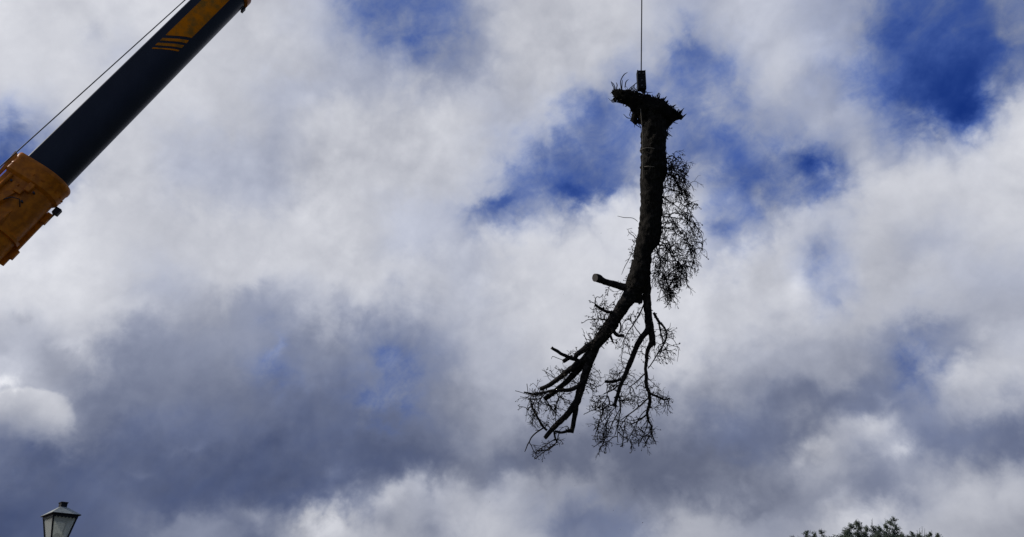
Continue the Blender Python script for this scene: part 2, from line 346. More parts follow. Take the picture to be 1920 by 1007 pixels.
# ------------------------------------------------------------------ mesh helpers
class MB:
    def __init__(s): s.v = []; s.f = []; s.mi = []; s.cur = 0

    def add(s, vs, fs):
        o = len(s.v); s.v += [tuple(x) for x in vs]; s.f += [tuple(i + o for i in q) for q in fs]
        s.mi += [s.cur] * len(fs)

    def tube(s, pts, rad, n=8, cap=True, rough=0.0, rs=1.0, ell=1.0):
        pts = [Vector(p) for p in pts]
        if len(pts) < 2: return
        vs = []; prev = None
        for i, p in enumerate(pts):
            tdir = (pts[min(i + 1, len(pts) - 1)] - pts[max(i - 1, 0)])
            if tdir.length < 1e-9: tdir = Vector((0, 0, 1))
            tdir.normalize()
            if prev is None:
                a = tdir.cross(Vector((0, 1, 0)) if abs(tdir.y) < .9 else Vector((1, 0, 0)))
            else:
                a = prev - tdir * prev.dot(tdir)
            if a.length < 1e-6: a = tdir.orthogonal()
            a.normalize(); prev = a; bb = tdir.cross(a)
            for k in range(n):
                th = 2 * math.pi * k / n; R = rad[i]
                dirv = a * math.cos(th) + bb * (math.sin(th) * ell)
                if rough:
                    q = p + dirv * R
                    R *= 1 + rough * (noise.noise(q * (rs / .3)) + .6 * noise.noise(q * (rs / .11)))
                vs.append(p + dirv * R)
        fs = []
        for i in range(len(pts) - 1):
            for k in range(n):
                fs.append((i * n + k, i * n + (k + 1) % n, (i + 1) * n + (k + 1) % n, (i + 1) * n + k))
        if cap:
            fs.append(tuple(range(n - 1, -1, -1))); L = (len(pts) - 1) * n; fs.append(tuple(range(L, L + n)))
        s.add(vs, fs)

    def box(s, c, X, Y, Z):
        c, X, Y, Z = Vector(c), Vector(X), Vector(Y), Vector(Z)
        vs = [c + X * i + Y * j + Z * k for i in (-1, 1) for j in (-1, 1) for k in (-1, 1)]
        s.add(vs, [(0, 1, 3, 2), (4, 6, 7, 5), (0, 4, 5, 1), (2, 3, 7, 6), (0, 2, 6, 4), (1, 5, 7, 3)])

    def build(s, name, m, parent=None, smooth=True, bevel=0):
        me = bpy.data.meshes.new(name); off = Vector(parent['_o']) if parent and '_o' in parent else Vector((0, 0, 0))
        me.from_pydata([tuple(Vector(v) - off) for v in s.v], [], s.f)
        for mm in (m if isinstance(m, (list, tuple)) else [m]): me.materials.append(mm)
        me.polygons.foreach_set('material_index', s.mi)
        me.polygons.foreach_set('use_smooth', [smooth] * len(me.polygons)); me.update()
        o = bpy.data.objects.new(name, me); C.objects.link(o)
        if parent:
            o.parent = parent; o['_o'] = tuple(off)
        else:
            o['_o'] = (0.0, 0.0, 0.0)
        if bevel:
            md = o.modifiers.new('bevel', 'BEVEL'); md.width = bevel; md.segments = 2; md.limit_method = 'ANGLE'
        return o


def thing(name, loc, label, cat, group=None):
    o = bpy.data.objects.new(name, None); C.objects.link(o); o.location = loc
    o['label'] = label; o['category'] = cat; o['_o'] = tuple(loc)
    if group: o['group'] = group
    return o


def smoothline(pts, rad, step):
    """Catmull-Rom resample of points (lists) with radii"""
    P_ = [np.array(p, float) for p in pts]; out = []; ro = []
    for i in range(len(P_) - 1):
        p0 = P_[max(i - 1, 0)]; p1 = P_[i]; p2 = P_[i + 1]; p3 = P_[min(i + 2, len(P_) - 1)]
        n = max(1, int(np.linalg.norm(p2 - p1) / step))
        for k in range(n):
            t = k / n
            out.append(.5 * (2 * p1 + (p2 - p0) * t + (2 * p0 - 5 * p1 + 4 * p2 - p3) * t * t + (3 * p1 - p0 - 3 * p2 + p3) * t ** 3))
            ro.append(rad[i] * (1 - t) + rad[i + 1] * t)
    out.append(P_[-1]); ro.append(rad[-1])
    return np.array(out), ro


# ------------------------------------------------------------------ ground
gm = MB(); gm.add([(-4000, -4000, 0), (4000, -4000, 0), (4000, 4000, 0), (-4000, 4000, 0)], [(0, 1, 2, 3)])
go = gm.build('ground', GRASS); go['kind'] = 'structure'

# ------------------------------------------------------------------ the hanging tree
DT = 31.0; SP = DT / F        # metres per photo pixel at the tree
tree = thing('hanging_tree', P(1225, 200, DT), 'bare dead tree hanging upside down from the steel cable, torn butt upward', 'tree')


def T(p):                      # (px, py, z) in pixel units about the tree's plane -> world
    return EYE + FWD * DT + RGT * ((p[0] - 960) * SP) + UPV * ((503.5 - p[1]) * SP) + FWD * (p[2] * SP)


SKEL = []                      # every dense skeleton point (px,py,z,r)


def limb(pts, mb, n=10, step=6, rough=.12, taper_tip=False, wig=0.0):
    """pts: (px,py,r[,z])"""
    xy = [(p[0], p[1], p[3] if len(p) > 3 else 0) for p in pts]; rr = [p[2] for p in pts]
    q, ro = smoothline(xy, rr, step)
    if wig:
        for i in range(1, len(q) - 1):
            v = noise.noise_vector(Vector(q[i]) * .06) ; q[i] += np.array(v) * wig
            v = noise.noise_vector(Vector(q[i]) * .17) ; q[i] += np.array(v) * wig * .5
    mb.tube([T(a) for a in q], [r_ * SP for r_ in ro], n=n, rough=rough, rs=1.6)
    for a, r_ in zip(q, ro): SKEL.append((a[0], a[1], a[2], r_))
    return q


def knots(mb, k0, n):
    """knots and snapped twig ends on the stretch of skeleton since k0"""
    seg = [a for a in SKEL[k0:] if a[3] > 2]
    for k in range(n if seg else 0):
        s_ = random.choice(seg); a = random.uniform(0, 6.28); d_ = np.array([math.cos(a), random.uniform(-.3, .7), math.sin(a)])
        p0 = np.array(s_[:3]) + d_ * s_[3] * .6; L_ = random.uniform(2, 5) + s_[3] * .25
        mb.tube([T(p0), T(p0 + d_ * L_ * .6), T(p0 + d_ * L_)], [1.8 * SP, 1.1 * SP, .5 * SP], n=6, rough=.2)


tk = MB()
limb([(1226, 205, 24), (1226, 250, 23.5), (1225, 300, 23), (1222, 345, 21), (1221, 389, 20), (1218, 430, 21), (1213, 452, 20.5),
      (1206, 472, 16.5), (1203, 494, 17), (1197, 520, 20), (1190, 543, 18)], tk, n=32, step=3, rough=.17)
limb([(1228, 395, 10), (1229, 430, 12), (1227, 450, 11), (1222, 466, 5)], tk, n=14, step=4, rough=.2)   # burr on the right side
limb([(1238, 300, 9), (1243, 318, 8), (1240, 340, 5)], tk, n=12, step=4, rough=.2)
knots(tk, 0, 44)
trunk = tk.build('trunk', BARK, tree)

lm = MB(); kk = len(SKEL)
limb([(1196, 532, 20), (1184, 551, 16), (1172, 568, 12.5), (1160, 586, 12), (1146, 608, 12.5), (1133, 626, 12), (1120, 643, 11), (1110, 657, 9)], lm, n=18, step=4, rough=.16)
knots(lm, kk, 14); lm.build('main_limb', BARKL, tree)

branches = [   # (name, points)
    ('branch', [(1116, 643, 7), (1104, 648, 6, -2), (1092, 657, 5.5, -4), (1080, 664, 5, -5), (1078, 670, 4, -5)]),
    ('branch', [(1090, 679, 4.2), (1080, 674, 3.6), (1071, 672, 3.6), (1059, 667, 3.2), (1045, 659, 3), (1034, 651.5, 2.8)]),
    ('branch', [(1074, 668, 4), (1064, 673, 3.8), (1055, 678, 3.5)]),
    ('branch', [(1118, 648, 9), (1107, 662, 7.5), (1095, 674, 7), (1080, 685, 6, 3), (1062, 699, 5, 5), (1036, 719, 4.4, 6), (1013, 731, 3.8, 6)]),
    ('branch', [(1108, 664, 8, 3), (1094, 681, 7.2, 8), (1072, 708, 5.8, 10), (1050, 728, 5.2, 11), (1022, 750, 4.4, 12)]),
    ('branch', [(1118, 645, 9.5), (1105, 677, 8.8), (1095, 710, 7.5), (1087, 736, 7.2), (1081, 754, 7), (1063, 777, 6), (1045, 795, 5.2), (1021, 821, 3.6)]),
    ('branch', [(1083, 745, 5.5, 3), (1078, 780, 4.6, 4), (1072, 813, 4, 5)]),
    ('branch', [(1073, 806, 3, 5), (1055, 811, 2.6), (1039, 810, 2.2), (1045, 830, 1.3)]),
    ('branch', [(1090, 718, 5, -4), (1079, 726, 4.3, -6), (1058, 731, 3.6, -8), (1037, 731, 3, -9), (1006, 737, 2.2, -8), (982, 734, 1.3, -8)]),
    ('branch', [(994, 746, 1.2, -6), (995, 757, 1.8, -5), (999, 767, 2), (1009, 785, 2.2), (1016, 798, 2.2), (1026, 807, 2.2)]),
    ('branch', [(1018, 803, 1.5), (1000, 816, 1.3), (991, 832, 1.1), (984, 847, .7)]),
    ('branch', [(1211, 518, 9), (1213, 545, 8), (1214, 575, 7), (1216, 600, 7.5), (1215, 618, 6, -2), (1202, 634, 5.4, -3), (1192, 651, 5, -4), (1183, 675, 4.8, -4), (1172, 701, 4.3, -5), (1163, 721, 3.6, -5), (1157, 741, 3.3, -5), (1151, 762, 2.8, -5)]),
    ('branch', [(1216, 600, 8), (1221, 622, 6.5), (1225, 648, 5.8, 2)]),
    ('branch', [(1223, 640, 4.5), (1214, 658, 3.8), (1211, 681, 3.2), (1211, 702, 3.2), (1212, 723, 3.2), (1218, 740, 3.2), (1218, 758, 3), (1213.5, 775, 2.6), (1217, 789, 2), (1222, 798, 1.6), (1221, 812, 1)]),
    ('branch', [(1219, 738, 2.5), (1234, 744.5, 2.2), (1246, 749, 1.9), (1256, 746, 1)]),
    ('branch', [(1225, 586, 2.5, -3), (1233, 601, 2.4, -6), (1242, 611, 2, -9), (1248, 625, 1.8, -12), (1245, 639, 1.6, -10), (1237, 655, 1.3, -6), (1224, 677, 1.1, -2), (1215, 691, 1)]),
    ('branch', [(1233, 599, 1.7, -6), (1239, 622, 1.4, 2), (1246, 650, 1, 8)]),
    ('branch', [(1165, 711, 2.6), (1149, 716, 3), (1134, 716, 2.4)]),
    ('branch', [(1160, 722, 1.5), (1147, 732, 1.4), (1132, 739, .9)]),
    ('branch', [(1159, 740, 1.7), (1163, 754, 1.5), (1163, 768, 1.3), (1159, 793, 1.1), (1153, 815, .8)]),
    ('branch', [(1152, 757, 2), (1144, 760, 1.6), (1141, 745, 1.3), (1138, 741, 1)]),
    ('branch', [(1215, 747, 1.5), (1197, 764, 1.3), (1180, 776, 1.1), (1164, 787, .8)]),
    ('branch', [(1213, 777, 1.8), (1197, 789, 1.4), (1181, 797, .9)]),
    ('branch', [(1210, 699, 1.4), (1193, 716, 1.1), (1178, 728, .7)]),
    ('branch', [(1209, 567, 1.5), (1198, 591, 1.3), (1185, 612, 1.1), (1169, 638, .7)]),
    ('branch', [(1160, 600, 1.6, -6), (1163, 611, 1.6, -10), (1160, 624, 1.3, -12)]),
    ('branch', [(1204, 632, 1.2), (1193, 617, .9), (1184, 603, .8), (1181, 590, .6)]),
    ('cut_stub', [(1180, 541, 8.5), (1167, 538, 6.8), (1152, 533, 6), (1134, 528, 6.2, -3), (1121, 522, 7.4, -9), (1114, 521, 8, -15)]),
    ('broken_stub', [(1197, 530, 9), (1197, 550, 8), (1197, 568, 7.5)]),
    ('broken_stub', [(1146, 585, 3.2, -8), (1136, 583, 3), (1126, 578, 2.8), (1116, 571, 2.4)]),
    ('broken_stub', [(1138, 599, 1.8, -8), (1123, 597, 1.4, -12)]),
    ('broken_stub', [(1141, 607, 4, -12), (1150, 621, 3.6, -14), (1158, 628, 3.2, -15), (1168, 628, 3, -15)]),
    ('broken_stub', [(1141, 624, 3, -12), (1145, 634, 2.4, -13), (1149.5, 643, .4, -14)]),
    ('broken_stub', [(1125, 646, 1.2, 6), (1134, 655, .5, 7)]),
]
for a in [[(1163, 766), (1151, 790), (1140, 815), (1127, 842)], [(1157, 760), (1137, 782), (1120, 798), (1113, 808)], [(1139, 742), (1127, 760), (1106, 771), (1094, 777)], [(1172, 790), (1170, 812), (1166, 838)], [(1197, 786), (1187, 805), (1176, 826)], [(1216, 790), (1206, 815), (1195, 832)], [(1221, 808), (1227, 824), (1231, 835)], [(1133, 764), (1124, 790), (1117, 816)], [(1026, 733), (1011, 755), (1012, 775)], [(1045, 828), (1025, 845), (1002, 863)], [(1041, 822), (1022, 836), (1001, 850)], [(1050, 810), (1041, 833), (1029, 846)], [(1160, 790), (1158, 815), (1160, 832)], [(1213, 768), (1200, 780), (1190, 806)], [(1147, 775), (1133, 800), (1130, 830)], [(1221, 812), (1213, 826), (1210, 836)], [(1180, 776), (1168, 790), (1160, 806)], [(1062, 731), (1050, 745), (1040, 765)], [(1006, 738), (1000, 755), (988, 768)]]:
    z_ = random.uniform(-10, 10)
    branches.append(('branch', [(x, y, 1.0 - .55 * i / len(a), z_ * i / (len(a) - 1)) for i, (x, y) in enumerate(a)]))
for nm, pts in branches:
    mb = MB(); r0 = max(p[2] for p in pts); kk = len(SKEL)
    limb(pts, mb, n=12 if r0 > 4 else 7, step=3.5, rough=.2 if r0 > 2 else .0, wig=1.2 if r0 < 5.5 else .6)
    if nm == 'branch': knots(mb, kk, int(len(pts) * .8) if r0 > 2.4 else 0)
    if nm == 'cut_stub':
        o = mb.build(nm, [BARKL, CUT], tree); o.data.polygons[-1].material_index = 1; o.data.polygons[-1].use_smooth = False
    else:
        if r0 > 5.5 and pts[-1][2] > 5:      # splintered end
            e = pts[-1]
            for k in range(9):
                a = random.uniform(0, 6.28); rr = e[2] * random.uniform(.2, .9)
                q = (e[0] + rr * math.cos(a), e[1] - 2, rr * math.sin(a))
                mb.tube([T(q), T((q[0] + random.uniform(-1, 1), q[1] + random.uniform(3, 7), q[2]))], [1.6 * SP, .2 * SP], n=5)
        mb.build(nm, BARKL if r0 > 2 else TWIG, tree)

# torn butt at the top
rf = MB()
limb([(1148, 171, 2.5), (1158, 176, 9.5), (1172, 182, 14), (1188, 187, 15), (1206, 197, 19), (1226, 209, 25), (1243, 213, 21), (1258, 216, 13), (1270, 219, 7), (1280, 221, 2)], rf, n=22, step=4, rough=.30)
limb([(1172, 182, 7), (1192, 195, 14), (1210, 212, 19), (1220, 232, 18)], rf, n=16, step=4, rough=.3)
limb([(1266, 218, 6), (1254, 224, 11), (1240, 234, 14), (1234, 250, 12)], rf, n=14, step=4, rough=.25)
limb([(1213, 200, 12), (1208, 215, 14), (1205, 232, 10)], rf, n=14, step=4, rough=.3)
limb([(1246, 212, 12), (1243, 232, 11), (1240, 248, 6)], rf, n=14, step=4, rough=.3)
limb([(1155, 172, 3), (1149, 172, 2), (1146, 174, 1)], rf, n=8, step=3)
for (x0, y0, x1, y1, sp_, n_) in ((1150, 170, 1208, 178, 6, 60), (1210, 180, 1245, 190, 7, 55), (1238, 188, 1278, 217, 6, 50), (1152, 178, 1200, 200, 6, 40)):
    for k in range(n_):
        t_ = random.random(); x = x0 + (x1 - x0) * t_; y = y0 + (y1 - y0) * t_
        z = random.uniform(-14, 14) * math.sin(math.pi * (.15 + .7 * t_))
        L = random.uniform(2, 7) * (1.9 if random.random() < .2 else .9)
        dy = -1 if (x0, y0) != (1152, 178) else .5
        dx = random.gauss(-.5 if x < 1200 else .3, .7)
        d_ = np.array([dx, dy * random.uniform(.3, 1.2), random.gauss(0, .4)]); d_ /= np.linalg.norm(d_)
        p0 = np.array([x + random.gauss(0, 1.5), y + random.uniform(0, 8), z])
        rf.tube([T(p0), T(p0 + d_ * L * .6 + RNG.randn(3) * .8), T(p0 + d_ * (L + 2))], [random.uniform(1.2, 3.4) * SP, 1.4 * SP, .3 * SP], n=5, cap=False)
# mossy clump on the left
cl = MB()
limb([(1203, 208, 5), (1194, 214, 8), (1190, 224, 7), (1196, 231, 4)], cl, n=12, step=3, rough=.45)
for k in range(170):
    d_ = RNG.randn(3); d_ /= np.linalg.norm(d_); p0 = np.array([1194, 219, 0]) + d_ * np.array([8, 9, 8]) * random.uniform(.6, 1.05)
    cl.tube([T(p0), T(p0 + d_ * random.uniform(1, 4))], [random.uniform(.5, 1.6) * SP, .3 * SP], n=4)
cl.build('root_clump', ROOT, tree)
# thin torn roots and strands
st = rf
strands = [[(1152, 166), (1148, 160), (1145, 153)], [(1154, 166), (1150, 158), (1146, 154)], [(1165, 168), (1164, 152), (1170, 140), (1176, 137)],
           [(1166, 170), (1166, 158), (1167, 150)], [(1155, 169), (1157, 160), (1155, 155)], [(1180, 166), (1187, 161), (1196, 154), (1204, 151), (1207, 153)],
           [(1180, 170), (1186, 165), (1190, 160)], [(1206, 173), (1214, 173.5), (1224, 173)], [(1172, 164), (1174, 153), (1178, 150)],
           [(1180, 198), (1183, 206), (1181, 216), (1186, 222)], [(1184, 222), (1177, 221), (1169, 214)], [(1189, 229), (1190, 239)],
           [(1178, 196), (1181, 202)], [(1196, 233), (1201, 237), (1202, 246)], [(1254, 236), (1252, 248), (1257, 253), (1261, 256)],
           [(1259, 229), (1266, 231), (1271, 232)], [(1264, 211), (1268, 209), (1272, 209)], [(1160, 190), (1152, 190), (1149, 189)],
           [(1168, 194), (1158, 192), (1148, 191)], [(1231, 182), (1234, 176), (1238, 178)], [(1233, 184), (1236, 173)], [(1156, 186), (1154, 182), (1160, 184)],
           [(1182, 198), (1183, 210)], [(1190, 233), (1198, 238), (1203, 240)], [(1252, 232), (1255, 240)], [(1262, 216), (1271, 211)]]
for s_ in strands:
    q, ro = smoothline([(a, b_, random.uniform(-5, 3)) for a, b_ in s_], [.9] * (len(s_) - 1) + [.35], 2)
    st.tube([T(a) for a in q], [r_ * SP for r_ in ro], n=4)
for k in range(60):
    x = random.choice([random.uniform(1148, 1200), random.uniform(1225, 1278), random.uniform(1180, 1200)])
    y = 172 + max(0, x - 1200) * .5 if random.random() < .6 else 190 + max(0, x - 1210) * .5
    p0 = np.array([x, y, random.uniform(-10, 10)]); a = [p0]
    dv = np.array([random.gauss(-.3 if x < 1200 else .3, .8), random.gauss(-.4, .8), random.gauss(0, .5)])
    for i in range(4): dv += RNG.randn(3) * .3; a.append(a[-1] + dv / np.linalg.norm(dv) * 3)
    st.tube([T(q) for q in a], [.6 * SP, .6 * SP, .5 * SP, .4 * SP, .3 * SP], n=3)
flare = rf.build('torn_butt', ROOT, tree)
# vines round the trunk
for pts in ([(1199, 288, -18), (1198, 284, -12), (1203, 282, -22), (1212, 281, -25), (1223, 283, -26)],
            [(1203, 315, -14), (1211, 315, -23), (1223, 316.5, -25)]):
    vb = MB(); q, ro = smoothline(pts, [.9] * len(pts), 3); vb.tube([T(a) for a in q], [r_ * SP for r_ in ro], n=5); vb.build('vine', VINE, trunk)
vb = MB(); q, ro = smoothline([(1198, 208, -20), (1200, 235, -20), (1202, 262, -20), (1203, 300, -17), (1202, 340, -16)], [.9] * 5, 4)
vb.tube([T(a) for a in q], [r_ * SP for r_ in ro], n=5); vb.build('vine', VINE, trunk)


def inpoly(x, y, poly):
    c = False; n = len(poly); j = n - 1
    for i in range(n):
        xi, yi = poly[i]; xj, yj = poly[j]
        if (yi > y) != (yj > y) and x < (xj - xi) * (y - yi) / (yj - yi) + xi: c = not c
        j = i
    return c


def colonize(poly, nattr, zr, start, step=2.6, kill=2.6, grav=.25, jit=.35, maxit=130, zc=0, keep=.92):
    """twigs that grow from start points towards attractors filling the outline"""
    xs = [p[0] for p in poly]; ys = [p[1] for p in poly]; at = []
    while len(at) < nattr:
        x = random.uniform(min(xs), max(xs)); y = random.uniform(min(ys), max(ys))
        if inpoly(x, y, poly): at.append((x, y, zc + random.gauss(0, zr * .5)))
    at = np.array(at); nodes = [np.array(s_[:3], float) for s_ in start]; par = [-1] * len(nodes); ns = len(nodes)
    A = at.copy(); best = np.full(len(A), 1e18); bi = np.zeros(len(A), int); lo = 0
    for it in range(maxit):
        if len(A) == 0: break
        Nn = np.array(nodes[lo:]); d = ((A[:, None, :] - Nn[None]) ** 2).sum(2); k_ = d.argmin(1); v_ = d[np.arange(len(A)), k_]
        up = v_ < best; best[up] = v_[up]; bi[up] = k_[up] + lo; lo = len(nodes)
        ok = best >= kill * kill; A, best, bi = A[ok], best[ok], bi[ok]
        if len(A) == 0 or len(nodes) > 6000: break
        for k in np.unique(bi):
            dv = A[bi == k] - nodes[k]; dv /= np.linalg.norm(dv, axis=1, keepdims=True); v = dv.sum(0)
            v = v / (np.linalg.norm(v) + 1e-6) + RNG.randn(3) * jit + np.array([0, grav, 0])
            v /= np.linalg.norm(v); nodes.append(nodes[k] + v * step); par.append(int(k))
    return nodes, par, ns


def grow_twigs(poly, nattr, zr, start, mb, rmin=.42, rexp=2.4, rmax=1.6, leaf=None, leafp=0.0, leafs=2.0, **k):
    nodes, par, ns = colonize(poly, nattr, zr, start, **k)
    n = len(nodes); kids = [[] for _ in range(n)]; rad = [0.0] * n
    for i in range(ns, n): kids[par[i]].append(i)
    for i in range(n - 1, ns - 1, -1):
        rad[i] = (rmin ** rexp if not kids[i] else sum(rad[c_] for c_ in kids[i]))
        if kids[i]: rad[i] = rad[i] + .02
    R = [min(max(q, rmin ** rexp) ** (1 / rexp), rmax) for q in rad]
    heads = [i for i in range(ns, n) if par[i] < ns]
    while heads:
        i = heads.pop(); path = [par[i], i]
        while kids[i]:
            ks = sorted(kids[i], key=lambda c_: -rad[c_]); heads += ks[1:]; i = ks[0]; path.append(i)
        rr = [R[j] if j >= ns else R[path[1]] for j in path]; rr[0] = R[path[1]]
        mb.tube([T(nodes[j]) for j in path], [q * SP for q in rr], n=4 if max(rr) > .8 else 3, cap=False)
        if leaf is not None and random.random() < leafp: leaf_at(leaf, nodes[path[-1]], leafs)
    if leaf is not None:
        for i in range(ns, n):
            if random.random() < leafp * .22: leaf_at(leaf, nodes[i], leafs)


def sprouts(poly, n, zr, start, mb, length=34, grav=.25, lf=None, lp=0.0, rmin=.30, droop=1.0, zc=0, towards=.8, ls=2.0):
    """twigs that leave the branches, bend downward and divide, kept within the outline"""
    xs = [p[0] for p in poly]; ys = [p[1] for p in poly]; st_ = np.array([a[:3] for a in start], float)

    def run(p, d, L_, r_, depth):
        pts = [p.copy()]; d = d / np.linalg.norm(d); k = 0; wob = RNG.randn(3) * .04; side = random.choice((-1, 1)); nxt = random.uniform(3, 8)
        while k < L_:
            wob = wob * .75 + RNG.randn(3) * .07
            d = d + wob + np.array([0, grav * .10 * droop, 0]) ; d /= np.linalg.norm(d)
            p = p + d * 2.4; k += 2.4
            if not inpoly(p[0], p[1], poly) and inpoly(pts[-1][0], pts[-1][1], poly) and random.random() < .6: break
            pts.append(p.copy())
            if k > nxt and depth < 3 and L_ - k > 2:
                ax_ = RNG.randn(3); ax_ -= d * ax_.dot(d); ax_ /= np.linalg.norm(ax_); ax_[2] *= .6
                side = -side; perp = np.array([-d[1], d[0], 0]) * side + ax_ * .6; perp /= np.linalg.norm(perp)
                an = random.uniform(.45, .95)
                run(p.copy(), d * math.cos(an) + perp * math.sin(an), (L_ - k) * random.uniform(.35, .75) + 3, max(r_ * .72, rmin), depth + 1)
                nxt = k + random.uniform(4.5, 11)
        m_ = len(pts)
        if m_ > 1:
            rr = [max(r_ * (1 - .55 * i / m_), rmin * .85) for i in range(m_)]
            mb.tube([T(a) for a in pts], [a * SP for a in rr], n=4 if r_ > .8 else 3, cap=False)
            if lf is not None:
                if random.random() < lp: leaf_at(lf, pts[-1], ls)
                for a in pts[1:-1]:
                    if random.random() < lp * .25: leaf_at(lf, a, ls)
    for i in range(n):
        for _ in range(60):
            t_ = np.array([random.uniform(min(xs), max(xs)), random.uniform(min(ys), max(ys)), zc + random.gauss(0, zr)])
            if inpoly(t_[0], t_[1], poly): break
        dd = np.linalg.norm((st_ - t_) * np.array([1, 1, .5]), axis=1); s0 = st_[random.choice(list(np.argsort(dd)[:26]))]
        v = t_ - s0; dist = np.linalg.norm(v) + 1e-3
        d0 = v / dist * towards + RNG.randn(3) * .25 + np.array([0, -grav * .35, 0])
        run(s0.copy(), d0, min(dist * 1.25 + 6, length), random.uniform(.6, 1.0), 1)


def leaf_at(mb, p, s_):
    a = RNG.randn(3); a /= np.linalg.norm(a); b_ = np.cross(a, RNG.randn(3)); b_ /= np.linalg.norm(b_); s_ = s_ * random.uniform(.5, 1.25)
    c_ = np.cross(a, b_); p = np.array(p)
    vs = [T(p), T(p + a * s_ * .6 + b_ * s_ * .5 + c_ * s_ * .15), T(p + a * s_ * 1.5), T(p + a * s_ * .6 - b_ * s_ * .5 + c_ * s_ * .15)]
    mb.add(vs, [(0, 1, 2, 3)])


def near(poly, grow=12, rmaxp=99):
    xs = [p[0] for p in poly]; ys = [p[1] for p in poly]
    return [s_ for s_ in SKEL if min(xs) - grow < s_[0] < max(xs) + grow and min(ys) - grow < s_[1] < max(ys) + grow and s_[3] < rmaxp]


# drooping spray on the right of the trunk
arcs = [[(1238, 398), (1274, 401), (1295, 413), (1310, 428), (1317, 449), (1316, 467), (1307, 476)],
        [(1238, 404), (1268, 410), (1289, 422), (1296, 437), (1295, 467)],
        [(1236, 428), (1259, 431), (1274, 443), (1289, 461), (1298, 491), (1296, 506)],
        [(1234, 440), (1253, 449), (1259, 473), (1265, 503), (1264, 527)],
        [(1232, 462), (1238, 480), (1237, 500), (1235, 523), (1250, 553), (1252, 574)],
        [(1234, 452), (1250, 467), (1268, 485), (1286, 509), (1289, 523)],
        [(1244, 315), (1268, 318), (1286, 336), (1301, 345)], [(1240, 351), (1259, 354), (1277, 363), (1289, 377), (1304, 386)],
        [(1244, 302), (1262, 294), (1280, 300), (1300, 309)], [(1232, 455), (1256, 462), (1262, 490), (1268, 520), (1264, 545)],
        [(1238, 370), (1262, 372), (1280, 384), (1293, 400), (1303, 425)], [(1236, 420), (1266, 424), (1284, 440), (1304, 462), (1308, 484)],
        [(1230, 480), (1243, 484), (1256, 489)], [(1222, 488), (1228, 502), (1224, 518)], [(1240, 385), (1262, 388), (1278, 398), (1284, 420), (1282, 448)],
        [(1243, 330), (1258, 336), (1270, 350), (1280, 372)], [(1234, 447), (1246, 462), (1250, 490), (1247, 520), (1256, 545)]]
am = MB(); mine = []
for a in arcs:
    z0 = random.uniform(-14, 14); z1 = z0 + random.uniform(-18, 18); n_ = len(a)
    pts = [(x + random.gauss(0, 1.5), y + random.gauss(0, 3), 1.15 - .7 * i / (n_ - 1), z0 + (z1 - z0) * i / (n_ - 1)) for i, (x, y) in enumerate(a)]
    k0 = len(SKEL); limb(pts, am, n=4, step=3.5, rough=0, wig=4.0); mine += SKEL[k0:]
lf = MB()
poly = [(1246, 292), (1285, 296), (1298, 330), (1300, 370), (1312, 400), (1318, 450), (1312, 490), (1298, 505), (1285, 530), (1268, 545), (1256, 575), (1245, 560), (1232, 530), (1222, 520), (1224, 480), (1242, 440), (1244, 380), (1244, 330)]
sprouts(poly, 135, 20, mine, am, 60, 1.9, lf, .4, towards=.7, ls=2.4)
sprouts(poly, 70, 20, near(poly, 6), am, 60, 1.3, lf, .4, towards=.9, ls=2.0)
grow_twigs(poly, 90, 26, mine, am, leaf=lf, leafp=.25, leafs=2.0, grav=.6, jit=.2, rmin=.32, rmax=.8, kill=3)
poly = [(1248, 292), (1270, 290), (1288, 300), (1294, 330), (1285, 350), (1262, 345), (1246, 330)]
sprouts(poly, 26, 14, [m_ for m_ in mine if m_[1] < 380], am, 30, .2, lf, .9, ls=3.0)
poly = [(1222, 480), (1285, 490), (1285, 530), (1268, 548), (1256, 575), (1245, 560), (1230, 530)]
sprouts(poly, 50, 14, [m_ for m_ in mine if m_[1] > 460], am, 40, 1.0, lf, .15)
tw = am.build('twigs', TWIG, tree); lf.build('leaves', LEAFD, tw)

